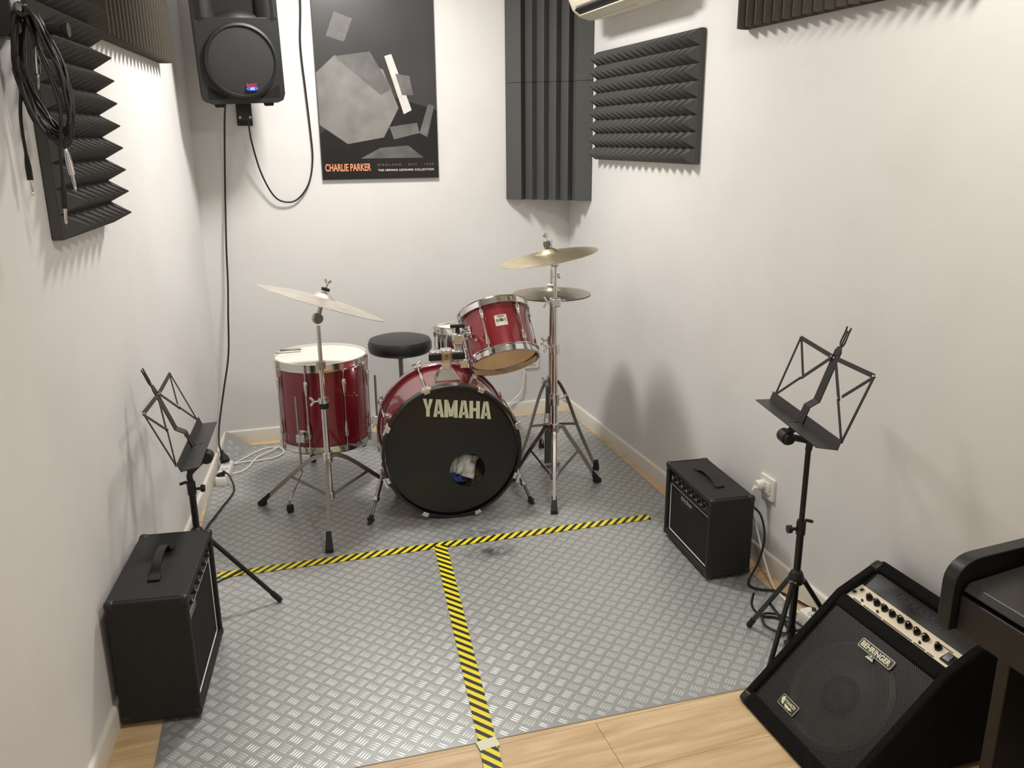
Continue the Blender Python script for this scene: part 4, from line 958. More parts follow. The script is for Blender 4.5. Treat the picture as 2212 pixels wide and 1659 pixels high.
# crash stand (front right)
bx_, by_ = 1.217, 3.28
t = thing('cymbal_stand', 'chrome cymbal stand carrying the golden crash cymbal beside the hi-hat', 'stand', (bx_, by_, ZF), group='cymbal stands')
tripod(t, 0.300, 0.075, [(1.139-bx_, 3.064-by_), (1.443-bx_, 3.319-by_), (1.075-bx_, 3.455-by_)], width=0.015)
MB().cyl((0, 0, 0.06), (0, 0, 0.66), 0.0127, n=20).build('lower_tube', CHROME, t)
MB().cyl((0, 0, 0.64), (0, 0, 0.86), 0.0100, n=18).build('middle_tube', CHROME, t)
MB().cyl((0, 0, 0.84), (0, 0, 1.01), 0.0075, n=16).build('upper_tube', CHROME, t)
collar(t, 0.43, 0.020, 0.05); wing(t, (0.02, 0, 0.43), (1, -0.2, 0))
collar(t, 0.655, 0.020, 0.04); wing(t, (-0.02, 0, 0.665), (-1, -0.3, 0))
MB().box((0, 0, 0.855), (0.042, 0.034, 0.040)).build('clamp_block', CHROME, t, bevel=0.006)
wing(t, (-0.02, -0.004, 0.86), (-1, -0.2, 0), s=0.022); MB().cyl((0.02, 0, 0.862), (0.045, -0.005, 0.864), 0.006, n=10).build('clamp_bolt', CHROME, t)
cn = V((-0.155, 0.045, 0.985)).normalized()
MB().box((-0.004, 0, 1.022), (0.036, 0.030, 0.036)).build('tilter', CHROME, t, bevel=0.008)
cc = V((-0.028, 0.0, 1.045))
MB().cyl((-0.006, 0, 1.03), cc+cn*0.10, 0.0035, n=10).build('cymbal_rod', CHROME, t)
MB().lathe([(0, 0), (0.014, 0), (0.016, 0.010), (0.014, 0.024), (0, 0.024)], cc+cn*0.042, cn, 16).build('felt', FELT, t, smooth=60)
wing(t, cc+cn*0.062, cn, 'wing_nut', 0.010)
cymbal('crash_cymbal', 'golden crash cymbal on the tallest stand above the hi-hat', BRASS, V((bx_, by_, ZF))+cc, cn, 0.204, 0.048, 'cymbals')

# hi-hat
bx_, by_ = 1.318, 3.60
t = thing('hi_hat_stand', 'chrome hi-hat stand with a folded pedal behind the crash cymbal stand', 'stand', (bx_, by_, ZF))
MB().cyl((0, 0, 0.03), (0, 0, 0.62), 0.0127, n=20).build('lower_tube', CHROME, t)
MB().cyl((0, 0, 0.60), (0, 0, 0.80), 0.0098, n=18).build('upper_tube', STEEL, t)
MB().cyl((0, 0, 0.78), (0, 0, 1.075), 0.003, n=8).build('pull_rod', CHROME, t)
collar(t, 0.615, 0.019, 0.04); wing(t, (-0.02, 0, 0.615), (-1, -0.2, 0)); collar(t, 0.425, 0.021, 0.045, name='leg_collar')
wing(t, (-0.022, -0.01, 0.43), (-1, -0.3, 0), s=0.013)
for a in (-38, 82, 202):
    d = pol(1, R(a)); s_ = pol(1, R(a+90))
    l = MB().strip(crom([d*0.02+Z*0.425, d*0.045+Z*0.405, d*0.085+Z*0.33, d*0.14+Z*0.19, d*0.215+Z*0.03], 5), 0.0055, 0.015, s_).build('leg', STEEL, t)
    MB().strip([d*0.016+Z*0.205, d*0.130+Z*0.22], 0.004, 0.012, s_).build('brace', STEEL, t)
    MB().box(d*0.226+Z*0.024, (0.030, 0.026, 0.048), Matrix.Rotation(R(a), 3, 'Z'), top=(0.6, 0.75)).build('rubber_foot', RUBBER, l, bevel=0.003)
MB().box((-0.022, -0.022, 0.105), (0.034, 0.014, 0.20)).build('folded_footboard', GREYPL, t, bevel=0.004)
MB().box((-0.022, -0.020, 0.335), (0.022, 0.020, 0.14)).build('pull_strap_housing', GREYPL, t, bevel=0.006)
MB().box((-0.01, -0.02, 0.012), (0.085, 0.05, 0.016)).build('base_plate', STEEL, t, bevel=0.003)
MB().lathe([(0.004, 0.868), (0.02, 0.868), (0.022, 0.874), (0.004, 0.876)], (0, 0, 0), Z, 20).build('felt_washer', mat('white_felt', srgb(220, 214, 200), 0.95), t, smooth=40)
MB().cyl((0, 0, 0.875), (0, 0, 0.94), 0.0075, n=12).build('clutch', CHROME, t); wing(t, (0.006, 0, 0.905), (1, -0.2, 0.3), s=0.010)
MB().cyl((0, 0, 0.795), (0, 0, 0.805), 0.022, n=20).build('cymbal_seat', RUBBER, t)
base = V((bx_, by_, ZF))
cymbal('hi_hat_cymbal', 'dull tarnished top hi-hat cymbal resting on its lower partner', BRASSD, base+Z*0.833, (0.0, -0.0, 1), 0.178, 0.04, 'hi-hat pair')
cymbal('hi_hat_cymbal', 'dark bottom hi-hat cymbal facing down under the top one', BRASSD, base+Z*0.826, (0, 0, -1), 0.178, 0.04, 'hi-hat pair')

# ------------------------------------------------------------------ music stands
def music_stand(label, base, z_pole, desk, az, tilt, legs, leg_r, hub_z, W_=0.44, H_=0.205):
    t = thing('music_stand', label, 'music stand', base, group='folding music stands')
    b0 = V(base)
    u = V((math.cos(az), math.sin(az), 0)); n0 = V((math.sin(az), -math.cos(az), 0))
    v_ = Z*math.cos(tilt)-n0*math.sin(tilt); n = u.cross(v_); c = V(desk)-b0
    pz = z_pole-b0.z
    MB().cyl((0, 0, 0.04), (0, 0, hub_z+0.17), 0.0105, n=16).build('lower_tube', BLACKM, t)
    MB().cyl((0, 0, hub_z+0.15), (0, 0, pz), 0.0078, n=14).build('upper_tube', BLACKM, t)
    MB().lathe([(0.005, -0.022), (0.0135, -0.022), (0.0135, 0.016), (0.0115, 0.022), (0.005, 0.022)], (0, 0, hub_z+0.165), Z, 14).build('height_collar', BLACKP, t, smooth=40)
    k = MB(); k.cyl((0, 0, hub_z+0.16), n0*0.03+Z*(hub_z+0.16), 0.005, n=8); k.cyl(n0*0.028+Z*(hub_z+0.16), n0*0.040+Z*(hub_z+0.16), 0.012, n=12); k.build('height_knob', BLACKP, t)
    MB().bar(-n0*0.012+Z*(hub_z+0.186), -n0*0.034+Z*(hub_z+0.180), 0.010, 0.008).build('collar_tab', BLACKP, t, bevel=0.002)
    MB().lathe([(0.010, 0.03), (0.018, 0.022), (0.024, 0.005), (0.024, -0.012), (0.012, -0.02)], (0, 0, hub_z), Z, 8).build('leg_hub', BLACKP, t, smooth=0, bevel=0.002)
    MB().cyl((0, 0, 0.085), (0, 0, 0.11), 0.014, n=12).build('lower_hub', BLACKP, t)
    for a in legs:
        a, lr = a if isinstance(a, tuple) else (a, leg_r)
        a = R(a); d = pol(1, a); f = d*lr+Z*0.010; tp = d*0.022+Z*(hub_z-0.004)
        l = MB().tube([tp, f], 0.0075, 10).build('leg', BLACKM, t)
        MB().tube([tp+(f-tp)*0.90, f+(f-tp).normalized()*0.006], 0.0095, 10).build('rubber_foot', RUBBER, l)
        MB().bar(d*0.012+Z*0.098, tp+(f-tp)*0.52, 0.010, 0.003, Z).build('brace', BLACKM, t)
        MB().cyl(tp+pol(0.010, a+PI/2), tp-pol(0.010, a+PI/2), 0.004, n=8).build('rivet', STEEL, l)
    # neck and tilt clamp
    pt = Z*pz; cl = c-Z*0.040+n0*0.040
    MB().tube(crom([pt-Z*0.04, pt-Z*0.015, pt-Z*0.005+(cl-pt)*0.5, cl], 4), 0.0095, 12).build('neck', BLACKM, t)
    MB().cyl(cl-u*0.020, cl+u*0.020, 0.020, n=20).build('tilt_clamp', BLACKP, t, bevel=0.003)
    MB().cyl(cl+u*(0.021), cl+u*0.030, 0.015, n=18).build('tilt_knob', BLACKP, t, bevel=0.002)
    # spine with an offset bend
    sp = MB(); q = [cl+Z*0.004, c-v_*0.020+n*0.012, c-v_*0.004+n*0.003, c+v_*0.050+n*0.002, c+v_*0.072-n*0.018, c+v_*(H_+0.015)-n*0.018]
    sp.strip(q, 0.036, 0.003, u); sp.build('spine', BLACKM, t, smooth=0)
    for s in (-1, 1):
        MB().cyl(c+v_*0.04+u*s*0.008-n*0.006, c+v_*0.04+u*s*0.008+n*0.001, 0.0025, n=8).build('rivet', CHROME, t)
        g = MB(); a0 = c+u*s*0.004; a1 = c+u*s*W_/2
        g.bar(a0+v_*0.012, a1+v_*0.012, 0.028, 0.0022, n)
        g.add([a0+n*0.001, a1+n*0.001, a1+n*0.050-v_*0.012-u*s*0.012, a0+n*0.050-v_*0.012-u*s*0.004], [(0, 1, 2, 3)])
        g.add([a0+n*0.001-v_*0.0015, a1+n*0.001-v_*0.0015, a1+n*0.050-v_*0.0135-u*s*0.012, a0+n*0.050-v_*0.0135-u*s*0.004], [(3, 2, 1, 0)])
        g.build('tray', mat('dark_grey_tray', srgb(36, 36, 36), 0.4), t, smooth=0)
        ctr = c+v_*(H_-0.006)+u*s*0.008-n*0.012; cor = c+v_*H_+u*s*W_*0.49-n*0.012; low = c+v_*0.02+u*s*(W_/2-0.008)-n*0.006
        MB().bar(ctr, cor, 0.0125, 0.0022, n).build('top_bar', BLACKM, t)
        MB().bar(cor, low, 0.0085, 0.0022, n).build('side_bar', BLACKM, t)
        mid = ctr+(low-ctr)*0.5
        MB().bar(ctr-n*0.002, mid-n*0.002+(low-ctr)*0.03, 0.010, 0.0022, n).build('cross_bar', BLACKM, t)
        MB().bar(mid, low, 0.0075, 0.0022, n).build('cross_bar', BLACKM, t)
        st = (mid+(cor-mid)*0.02) if s < 0 else mid+(cor-mid)*0.10
        MB().bar(cor-n*0.002, st-n*0.002, 0.0085, 0.0022, n).build('stay_bar', BLACKM, t)
        for q in (ctr, cor, low, mid): MB().cyl(q-n*0.003, q+n*0.004, 0.003, n=8).build('rivet', CHROME, t)
    top = c+v_*(H_+0.012)-n*0.020
    MB().prism([(-0.013, 0), (0.013, 0), (0.016, 0.014), (0.010, 0.026), (-0.010, 0.026), (-0.016, 0.014)], top-v_*0.012, u, v_, n, 0.004).build('head_plate', BLACKM, t, bevel=0.001)
    f = MB()
    for s in (-1, 1): f.tube([p+top for p in crom([v_*0.012, u*s*0.011+v_*0.026, u*s*0.010+v_*0.052, u*s*0.011+v_*0.072], 4)], 0.0023, 6)
    f.tube([top+v_*0.012, top+v_*0.062], 0.0022, 6)
    f.tube([top-u*0.010+v_*0.060, top+u*0.010+v_*0.060], 0.002, 6)
    f.build('page_clip', BLACKM, t)
    return t
music_stand('black folding music stand beside the bass amplifier', (1.451, 1.87, ZF), 0.715, (1.432, 1.889, 0.753), R(-101.8), R(18.9), (94, 214, 334), 0.19, 0.272, 0.438, 0.205)
music_stand('black folding music stand behind the large guitar amplifier at the left wall', (-0.232, 2.69, ZF), 0.520, (-0.216, 2.708, 0.592), R(84.5), R(20.6), (1, 108, (215, 0.15)), 0.235, 0.29, 0.448, 0.20)

# ------------------------------------------------------------------ guitar amplifiers
def combo(label, loc, rz, W_, D_, H_, knobs, script, logo, big):
    """front faces local -y"""
    t = thing('guitar_amplifier', label, 'amplifier', loc, rz, group='small guitar amplifiers')
    z0 = 0.012; bt = 0.020
    fy = -D_/2
    # cabinet: a box shell with a recessed front
    c = MB()
    c.box((0, 0.011, z0+H_/2), (W_-0.002, D_-0.022, H_-0.002)); c.build('cabinet_core', TOLEX, t, bevel=0.006)
    for nm, cc, ss in (('cabinet_side', (-W_/2+bt/2, 0, z0+H_/2), (bt, D_, H_)), ('cabinet_side', (W_/2-bt/2, 0, z0+H_/2), (bt, D_, H_)),
                       ('cabinet_top', (0, 0, z0+H_-bt/2), (W_+0.0004, D_+0.0004, bt)), ('cabinet_bottom', (0, 0, z0+bt/2), (W_+0.0004, D_+0.0004, bt))):
        MB().box(cc, ss).build(nm, TOLEX, t, bevel=0.006, seg=3)
    pz1 = z0+H_-bt; pz0 = pz1-0.062
    gz0 = z0+bt; iw = W_-2*bt
    MB().box((0, fy+0.0185, (gz0+pz0)/2), (iw-0.004, 0.006, pz0-gz0)).build('grille_cloth', CLOTH, t, smooth=0)
    pp = MB(); y_ = fy+0.0135
    e = 0.006
    P = [V((-iw/2+e, y_, pz0-0.004)), V((-iw/2+e, y_, gz0+e)), V((iw/2-e, y_, gz0+e)), V((iw/2-e, y_, pz0-0.004))]
    pp.tube([P[0], P[1]], 0.0019, 6); pp.tube([P[1], P[2]], 0.0019, 6); pp.tube([P[2], P[3]], 0.0019, 6)
    pp.build('white_piping', WHITEPR, t)
    # sloped control panel
    pn = MB(); pn.prism([(fy+0.010, pz0), (fy+0.020, pz1), (fy+0.035, pz1), (fy+0.035, pz0)], (-iw/2, 0, 0), Y, Z, X, iw)
    pan = pn.build('control_panel', BLACKM, t, smooth=0)
    sl = V((0, 0.010, 0.062)).normalized(); nn = V((0, -0.062, 0.010)).normalized()
    o = V((0, fy+0.015, (pz0+pz1)/2))
    for i in range(knobs):
        x = -iw/2+0.045+i*(iw-0.10)/(knobs-1)
        p = o+X*x
        kb = MB().lathe([(0, 0.014), (0.0065, 0.014), (0.0085, 0.0), (0.0105, 0.0)], p, nn, 14).build('knob', RUBBER, pan)
        MB().bar(p+nn*0.0143, p+nn*0.0143+sl*0.007, 0.0016, 0.0008, nn).build('pointer', WHITEPR, pan)
        MB().lathe([(0.0108, 0.0005), (0.0122, 0.0006)], p, nn, 14).build('dial_ring', SILVERP, pan)
    MB().cyl(o+X*(-iw/2+0.018), o+X*(-iw/2+0.018)+nn*0.004, 0.007, n=12).build('input_jack', CHROME, pan)
    MB().box(o+X*(iw/2-0.022)+nn*0.003, (0.018, 0.008, 0.026)).build('power_switch', RUBBER, pan, bevel=0.001)
    MB().bar(o-sl*0.027+nn*0.001-X*iw*0.46, o-sl*0.027+nn*0.001+X*iw*0.46, 0.0012, 0.0008, nn).build('panel_line', SILVERP, pan)
    if script:
        text('lettering', 'Harley Benton', SILVERP, t, (-0.03, fy+0.0148, pz0-0.022), X, V((0.12, 0, 1)), 0.095, 0.026, shear=0.35, bold=-0.004)
    if logo:
        MB().prism(rrect(0.10, 0.02, 0.004), (-iw/2+0.075, fy+0.0145, pz0-0.012), X, Z, -Y, 0.003).build('logo_plate', DSTEEL, t)
    # strap handle with moulded ends
    hl = 0.19 if big else 0.17; hz = z0+H_; dirx = X
    hp = crom([V((-hl/2, 0, hz+0.004)), V((-hl/2+0.022, 0, hz+0.006)), V((-hl/2+0.045, 0, hz+(0.030 if big else 0.014))), V((0, 0, hz+(0.038 if big else 0.017))), V((hl/2-0.045, 0, hz+(0.030 if big else 0.014))), V((hl/2-0.022, 0, hz+0.006)), V((hl/2, 0, hz+0.004))], 6)
    MB().strip(hp, 0.024, 0.006, Y).build('handle', RUBBER, t, smooth=60, bevel=0.002)
    for s in (-1, 1): MB().box((s*(hl/2-0.004), 0, hz+0.004), (0.030, 0.032, 0.008)).build('handle_cap', RUBBER, t, bevel=0.003)
    for sx in (-1, 1):
        for sy in (-1, 1):
            for sz in (0, 1):
                cp = V((sx*(W_/2-0.0125), sy*(D_/2-0.0125), z0+(H_-0.0125 if sz else 0.0125)))
                MB().box(cp+V((sx, sy, 1 if sz else -1))*0.0012, (0.027, 0.027, 0.027)).build('corner_protector', BLACKP, t, bevel=0.009, seg=3)
            MB().cyl((sx*(W_/2-0.04), sy*(D_/2-0.04), 0), (sx*(W_/2-0.04), sy*(D_/2-0.04), z0+0.002), 0.014, 0.016, 14).build('rubber_foot', RUBBER, t)
    return t
combo('large black guitar combo amplifier with white piping standing against the left wall', (-0.304, 2.347, ZF), R(82.8), 0.411, 0.205, 0.362, 6, False, True, True)
combo('small black guitar practice amplifier with script lettering by the right wall socket', (1.551, 2.545, ZF), R(-94.5), 0.388, 0.168, 0.297, 7, True, False, False)
t, o = cable('amplifier_power_cable', 'black power cable from the small practice amplifier lying on the floor',
    [(1.645, 2.40, 0.25), (1.668, 2.375, 0.22), (1.670, 2.345, 0.15), (1.640, 2.325, 0.07), (1.594, 2.305, 0.016), (1.578, 2.275, 0.008), (1.600, 2.245, 0.007), (1.645, 2.22, 0.007), (1.672, 2.16, 0.007), (1.672, 2.08, 0.02), (1.655, 2.03, 0.045)], 0.0042, CORD)
plug(t, o, (1.655, 2.03, 0.045), (-0.2, -0.4, -0.45), RUBBER, 0.05, 0.019)
t, o = cable('loose_black_cable', 'loose black cable looped on the floor between the music stand legs',
    [(1.50, 2.14, 0.07), (1.49, 2.13, 0.03), (1.505, 2.10, 0.008), (1.545, 2.075, 0.007), (1.57, 2.03, 0.007), (1.545, 1.985, 0.008), (1.50, 1.99, 0.012), (1.485, 2.05, 0.010), (1.52, 2.10, 0.012), (1.575, 2.06, 0.012), (1.59, 1.98, 0.010), (1.545, 1.93, 0.008), (1.49, 1.945, 0.008), (1.515, 1.86, 0.008), (1.60, 1.835, 0.01), (1.655, 1.87, 0.03), (1.645, 1.93, 0.05)], 0.004, CORD)

# power strips
def power_strip(label, loc, rz, n_s, L):
    t = thing('power_strip', label, 'power strip', loc, rz)
    b = MB(); pr = rrect(0.052, L, 0.012)
    for z, s in ((0, 0.94), (0.008, 1), (0.030, 1), (0.038, 0.93)): b.v += [V((x*s, y*(1-(1-s)*0.4), z)) for x, y in pr]
    m_ = len(pr)
    for i in range(3):
        for j in range(m_): b.f.append((i*m_+j, i*m_+(j+1) % m_, (i+1)*m_+(j+1) % m_, (i+1)*m_+j))
    b.f += [tuple(range(m_-1, -1, -1)), tuple(range(3*m_, 4*m_))]
    b.build('housing', WHITEP, t, smooth=40)
    for i in range(n_s):
        y = (i-(n_s-1)/2)*L/(n_s+0.5)
        s_ = MB().lathe([(0.0215, 0.0385), (0.020, 0.0395), (0.019, 0.0385)], (0, y, 0), Z, 22).build('socket', WHITEP, t)
        MB().lathe([(0, 0.0384), (0.0185, 0.0386)], (0, y, 0), Z, 20).build('socket_recess', mat('grey_white_plastic', srgb(196, 194, 188), 0.5), s_)
        for q in (-0.0095, 0.0095): MB().cyl((q, y, 0.0386), (q, y, 0.0390), 0.0026, n=8).build('pin_hole', MATS['black_void'], s_)
    return t
power_strip('white three-way power strip on the floor by the left skirting board', (-0.186, 3.93, ZF), R(-8), 3, 0.235)
power_strip('white power strip on the floor behind the music stand', (1.640, 1.935, ZF), R(4), 3, 0.235)
t, o = cable('floor_power_cable', 'black power cable from the power strip towards the large guitar amplifier', [(-0.19, 3.845, 0.062), (-0.165, 3.82, 0.052), (-0.148, 3.78, 0.02), (-0.146, 3.73, 0.008), (-0.165, 3.65, 0.008), (-0.195, 3.56, 0.008), (-0.222, 3.47, 0.008), (-0.25, 3.38, 0.008), (-0.285, 3.20, 0.008), (-0.31, 2.90, 0.008), (-0.32, 2.58, 0.02)][::-1], 0.0042, CORD)
plug(t, o, (-0.183, 3.838, 0.064), (-0.35, 0.30, -0.55), RUBBER, 0.05, 0.020)
t, o = cable('power_strip_cable', 'white cable of the power strip looped on the vinyl beside the floor tom',
    [(-0.165, 4.045, 0.02), (-0.13, 4.10, 0.008), (-0.05, 4.20, 0.008), (0.02, 4.255, 0.008), (0.075, 4.235, 0.008), (0.092, 4.165, 0.008), (0.05, 4.105, 0.008), (-0.03, 4.085, 0.008), (-0.10, 4.085, 0.009), (-0.145, 4.065, 0.012)], 0.0042, WCORD)
t, o = cable('white_extension_cable', 'white cable curving from under the power strip towards the back wall', [(0.075, 4.235, 0.016), (0.02, 4.17, 0.016), (-0.03, 4.12, 0.016), (-0.058, 4.075, 0.009), (-0.075, 4.02, 0.008), (-0.11, 3.965, 0.008), (-0.155, 3.935, 0.012)][::-1], 0.0042, WCORD)

# ------------------------------------------------------------------ bass amplifier (wedge)
yf, yn = 1.753, 1.335
t = thing('bass_amplifier', 'large carpeted black bass amplifier leaning back with a perforated grille', 'amplifier', (1.44, (yf+yn)/2, 0.0))
O = V((1.44, (yf+yn)/2, 0)); hw = (yf-yn)/2
F_, K_, T2 = V((1.205, 0, 0.012)), V((1.497, 0, 0.300)), V((1.626, 0, 0.368))
sl = (K_-F_).normalized(); nf = V((-sl.z, 0, sl.x)); s2 = (T2-K_).normalized(); n2 = V((-s2.z, 0, s2.x))
prof = [(1.232, 0.012), (1.655, 0.012), (1.668, 0.03), (1.668, 0.340), (1.645, 0.362), (1.52, 0.288)]
# body set behind the front frame
body = MB()
pb = [F_+V((0.045, 0, 0.0)), V((1.655, 0, 0.012)), V((1.668, 0, 0.03)), V((1.668, 0, 0.345)), V((1.640, 0, 0.368))+V((0, 0, -0.004)), K_-nf*0.035+V((0.01, 0, 0)), ]
pb = [V((p.x-1.44, 0, p.z)) for p in pb]; k = len(pb)
body.v = [p+Y*(hw-0.004) for p in pb]+[p-Y*(hw-0.004) for p in pb]
body.f = [tuple(range(k)), tuple(range(2*k-1, k-1, -1))]+[(i, (i+1) % k, k+(i+1) % k, k+i) for i in range(k)]
body.build('cabinet', CARPET, t, smooth=0, bevel=0.006)
def loc_(p): return V((p.x-1.44, p.y, p.z))
Fl, Kl, Tl = loc_(F_), loc_(K_), loc_(T2)
ew = 0.025
for s in (-1, 1):
    g = MB(); side = [Fl, Kl, Tl, Tl-n2*0.10, Kl-nf*0.09, Fl-nf*0.0+V((0.075, 0, 0.0))]
    k = len(side); y0, y1 = s*hw, s*(hw-ew)
    g.v = [p+Y*y0 for p in side]+[p+Y*y1 for p in side]
    g.f = [tuple(range(k)), tuple(range(2*k-1, k-1, -1))]+[(i, (i+1) % k, k+(i+1) % k, k+i) for i in range(k)]
    g.build('side_frame', CARPET, t, smooth=0, bevel=0.007, seg=3)
rl = MB(); rl.bar(Fl+sl*0.019+Y*(hw-ew+0.002)-nf*0.02, Fl+sl*0.019-Y*(hw-ew+0.002)-nf*0.02, 0.040, 0.042, sl); rl.build('bottom_rail', CARPET, t, bevel=0.006)
rl = MB(); rl.bar(Kl-sl*0.016+Y*(hw-ew+0.002)-nf*0.022, Kl-sl*0.016-Y*(hw-ew+0.002)-nf*0.022, 0.036, 0.040, sl); rl.build('middle_rail', CARPET, t, bevel=0.007)
rl = MB(); rl.bar(Tl-s2*0.012+Y*(hw-ew+0.002)-n2*0.03, Tl-s2*0.012-Y*(hw-ew+0.002)-n2*0.03, 0.060, 0.030, n2.cross(Y)); rl.build('top_rail', CARPET, t, bevel=0.006)
for s in (-1, 1):
    for p, dd in ((Fl, nf), (Tl, n2)):
        MB().box(p-dd*0.019+(sl*0.016 if p is Fl else s2*-0.016)+Y*s*(hw-0.0145), (0.036, 0.032, 0.042), Matrix.Rotation(-math.atan2((sl if p is Fl else s2).z, (sl if p is Fl else s2).x), 3, 'Y')).build('corner_protector', BLACKP, t, bevel=0.010, seg=3)
uY = -Y                                      # reading direction of the face (towards the camera side)
# grille: own frame so the holes follow the face
SLN = (Kl-Fl).length; g0, g1 = 0.034, SLN-0.034; gw = 2*(hw-ew)
gc = Fl+sl*(g0+g1)/2-nf*0.012
gm = frame(gc, uY, sl, uY.cross(sl))
gp = MB(); gp.add([gc+uY*a*gw/2+sl*b*(g1-g0)/2 for a, b in ((-1, -1), (1, -1), (1, 1), (-1, 1))], [(0, 1, 2, 3)])
gr = gp.build('grille', PERF, t, smooth=0, mtx=gm)
ba_ = MB(); gcb = gc-nf*0.022
ba_.add([gcb+uY*a*gw/2+sl*b*(g1-g0)/2 for a, b in ((-1, -1), (1, -1), (1, 1), (-1, 1))], [(0, 1, 2, 3)])
ba_.build('baffle', mat('matt_black_baffle', srgb(14, 14, 14), 0.9), t, smooth=0)
cc_ = gc+uY*0.004-sl*0.012
sp_ = MB().lathe([(0.150, 0.006), (0.138, 0.012), (0.128, 0.006), (0.055, -0.002+0.004), (0.052, 0.004)], cc_-nf*0.020, nf, 48).build('speaker_cone', mat('grey_paper_cone', srgb(66, 63, 60), 0.5), t, smooth=50)
MB().lathe([(0.055, 0.004), (0.035, 0.007), (0, 0.009)], cc_-nf*0.020, nf, 32).build('dust_cap', mat('dark_dust_cap', srgb(20, 20, 20), 0.6), sp_, smooth=60)
MB().bar(gc-sl*((g1-g0)/2-0.004)+uY*gw/2+nf*0.001, gc-sl*((g1-g0)/2-0.004)-uY*gw/2+nf*0.001, 0.008, 0.004, nf).build('grille_edge', BLACKM, t)
# badges
bc = gc+sl*((g1-g0)/2-0.040)+uY*0.018+nf*0.0015; nb = uY.cross(sl)
bp = MB().prism(rrect(0.118, 0.026, 0.005), bc, uY, sl, nf, 0.003).build('name_plate_rim', SILVERP, t)
MB().prism(rrect(0.114, 0.022, 0.004), bc+nf*0.0032, uY, sl, nf, 0.0004).build('name_plate', mat('dark_plate', srgb(44, 43, 36), 0.4), bp, smooth=0)
text('lettering', 'BEHRINGER', IVORY, bp, bc+nf*0.0038, uY, sl, 0.103, 0.0155, bold=0.035)
tri = lambda r: [(r*math.cos(R(90+120*i)), r*math.sin(R(90+120*i))) for i in range(3)]
tb = bc-sl*0.017-uY*0.003
lt = MB().prism(tri(0.0155), tb+nf*0.0034, uY, sl, nf, 0.001).build('logo_triangle', SILVERP, bp, smooth=0)
MB().prism(tri(0.0135), tb+nf*0.0045, uY, sl, nf, 0.0002).build('logo_triangle_field', mat('dark_plate', srgb(44, 43, 36), 0.4), lt, smooth=0)
MB().prism([(-0.012, -0.0072), (0.012, -0.0072), (0.0085, -0.002), (-0.0085, -0.002)], tb+nf*0.0047, uY, sl, nf, 0.0002).build('logo_band', SILVERP, lt, smooth=0)
MB().prism([(0.0028*math.cos(2*PI*i/10), 0.004*math.sin(2*PI*i/10)+0.0028) for i in range(10)], tb+nf*0.0047, uY, sl, nf, 0.0002).build('logo_ear', SILVERP, lt, smooth=0)
dc = gc-sl*((g1-g0)/2-0.048)-uY*0.075+nf*0.0015
dp = MB().prism(rrect(0.066, 0.030, 0.003), dc, uY, sl, nf, 0.0025).build('model_plate_rim', SILVERP, t)
MB().prism(rrect(0.0635, 0.0275, 0.002), dc+nf*0.0026, uY, sl, nf, 0.0004).build('model_plate', mat('dark_plate', srgb(44, 43, 36), 0.4), dp, smooth=0)
text('lettering', 'DYNAMIZER', IVORY, dp, dc+nf*0.0032+sl*0.0045+uY*0.005, uY, sl, 0.044, 0.0085, shear=0.15, bold=0.02)
MB().prism([(-0.027, 0.009), (-0.021, 0.012), (-0.017, 0.004), (-0.019, -0.001), (-0.013, -0.003), (-0.014, -0.009), (-0.022, -0.007), (-0.026, -0.001), (-0.029, 0.003)], dc+nf*0.0032, uY, sl, nf, 0.0002).build('emblem_shape', IVORY, dp, smooth=0)
MB().prism([(-0.010, -0.004), (-0.006, -0.0015), (-0.002, -0.004), (0.003, -0.002), (0.008, -0.0045), (0.014, -0.003), (0.024, -0.007), (0.015, -0.0085), (0.012, -0.011), (0.006, -0.009), (0.001, -0.0115), (-0.005, -0.009)], dc+nf*0.0032, uY, sl, nf, 0.0002).build('emblem_shape', IVORY, dp, smooth=0)
# control strip on the upper slope
pw_ = 2*(hw-ew)
p0 = Kl+s2*0.006-n2*0.016; p1 = Kl+s2*0.064-n2*0.020
sp2 = (p1-p0).normalized(); np_ = uY.cross(sp2); pc = (p0+p1)/2; ph = (p1-p0).length
cp = MB().prism([(-pw_/2, -ph/2), (pw_/2, -ph/2), (pw_/2, ph/2), (-pw_/2, ph/2)], pc-np_*0.002, uY, sp2, np_, 0.002).build('control_plate', PANEL, t, smooth=0)
# embossed strip above it
q0 = p1+sp2*0.001; q1 = Tl-s2*0.020-n2*0.014; sq = (q1-q0).normalized(); nq = uY.cross(sq); qc = (q0+q1)/2; qh = (q1-q0).length
st_ = MB().prism([(-pw_/2, -qh/2), (pw_/2, -qh/2), (pw_/2, qh/2), (-pw_/2, qh/2)], qc-nq*0.002, uY, sq, nq, 0.002).build('embossed_strip', BLACKP, t, smooth=0)
text('embossed_lettering', 'ULTRABASS', mat('faint_grey_print', srgb(44, 44, 44), 0.5), st_, qc+nq*0.0003, uY, sq, 0.17, 0.020, bold=0.03)
for i in range(9):
    kx = -pw_/2+0.058+i*0.0292+(0.012 if i == 8 else 0)
    pp_ = pc+uY*kx+sp2*0.006
    kb = MB().lathe([(0, 0.017), (0.006, 0.017), (0.0072, 0.013), (0.009, 0.010), (0.0105, 0.0), (0, 0.0)], pp_, np_, 8).build('knob', mat('gloss_black_knob', srgb(22, 20, 20), 0.15), cp, smooth=25)
    an = R(-60+35*i % 300); dv = sp2*math.cos(an)+uY*math.sin(an)
    MB().bar(pp_+np_*0.0174, pp_+np_*0.0174+dv*0.006, 0.0014, 0.0008, np_).build('pointer', WHITEPR, cp)
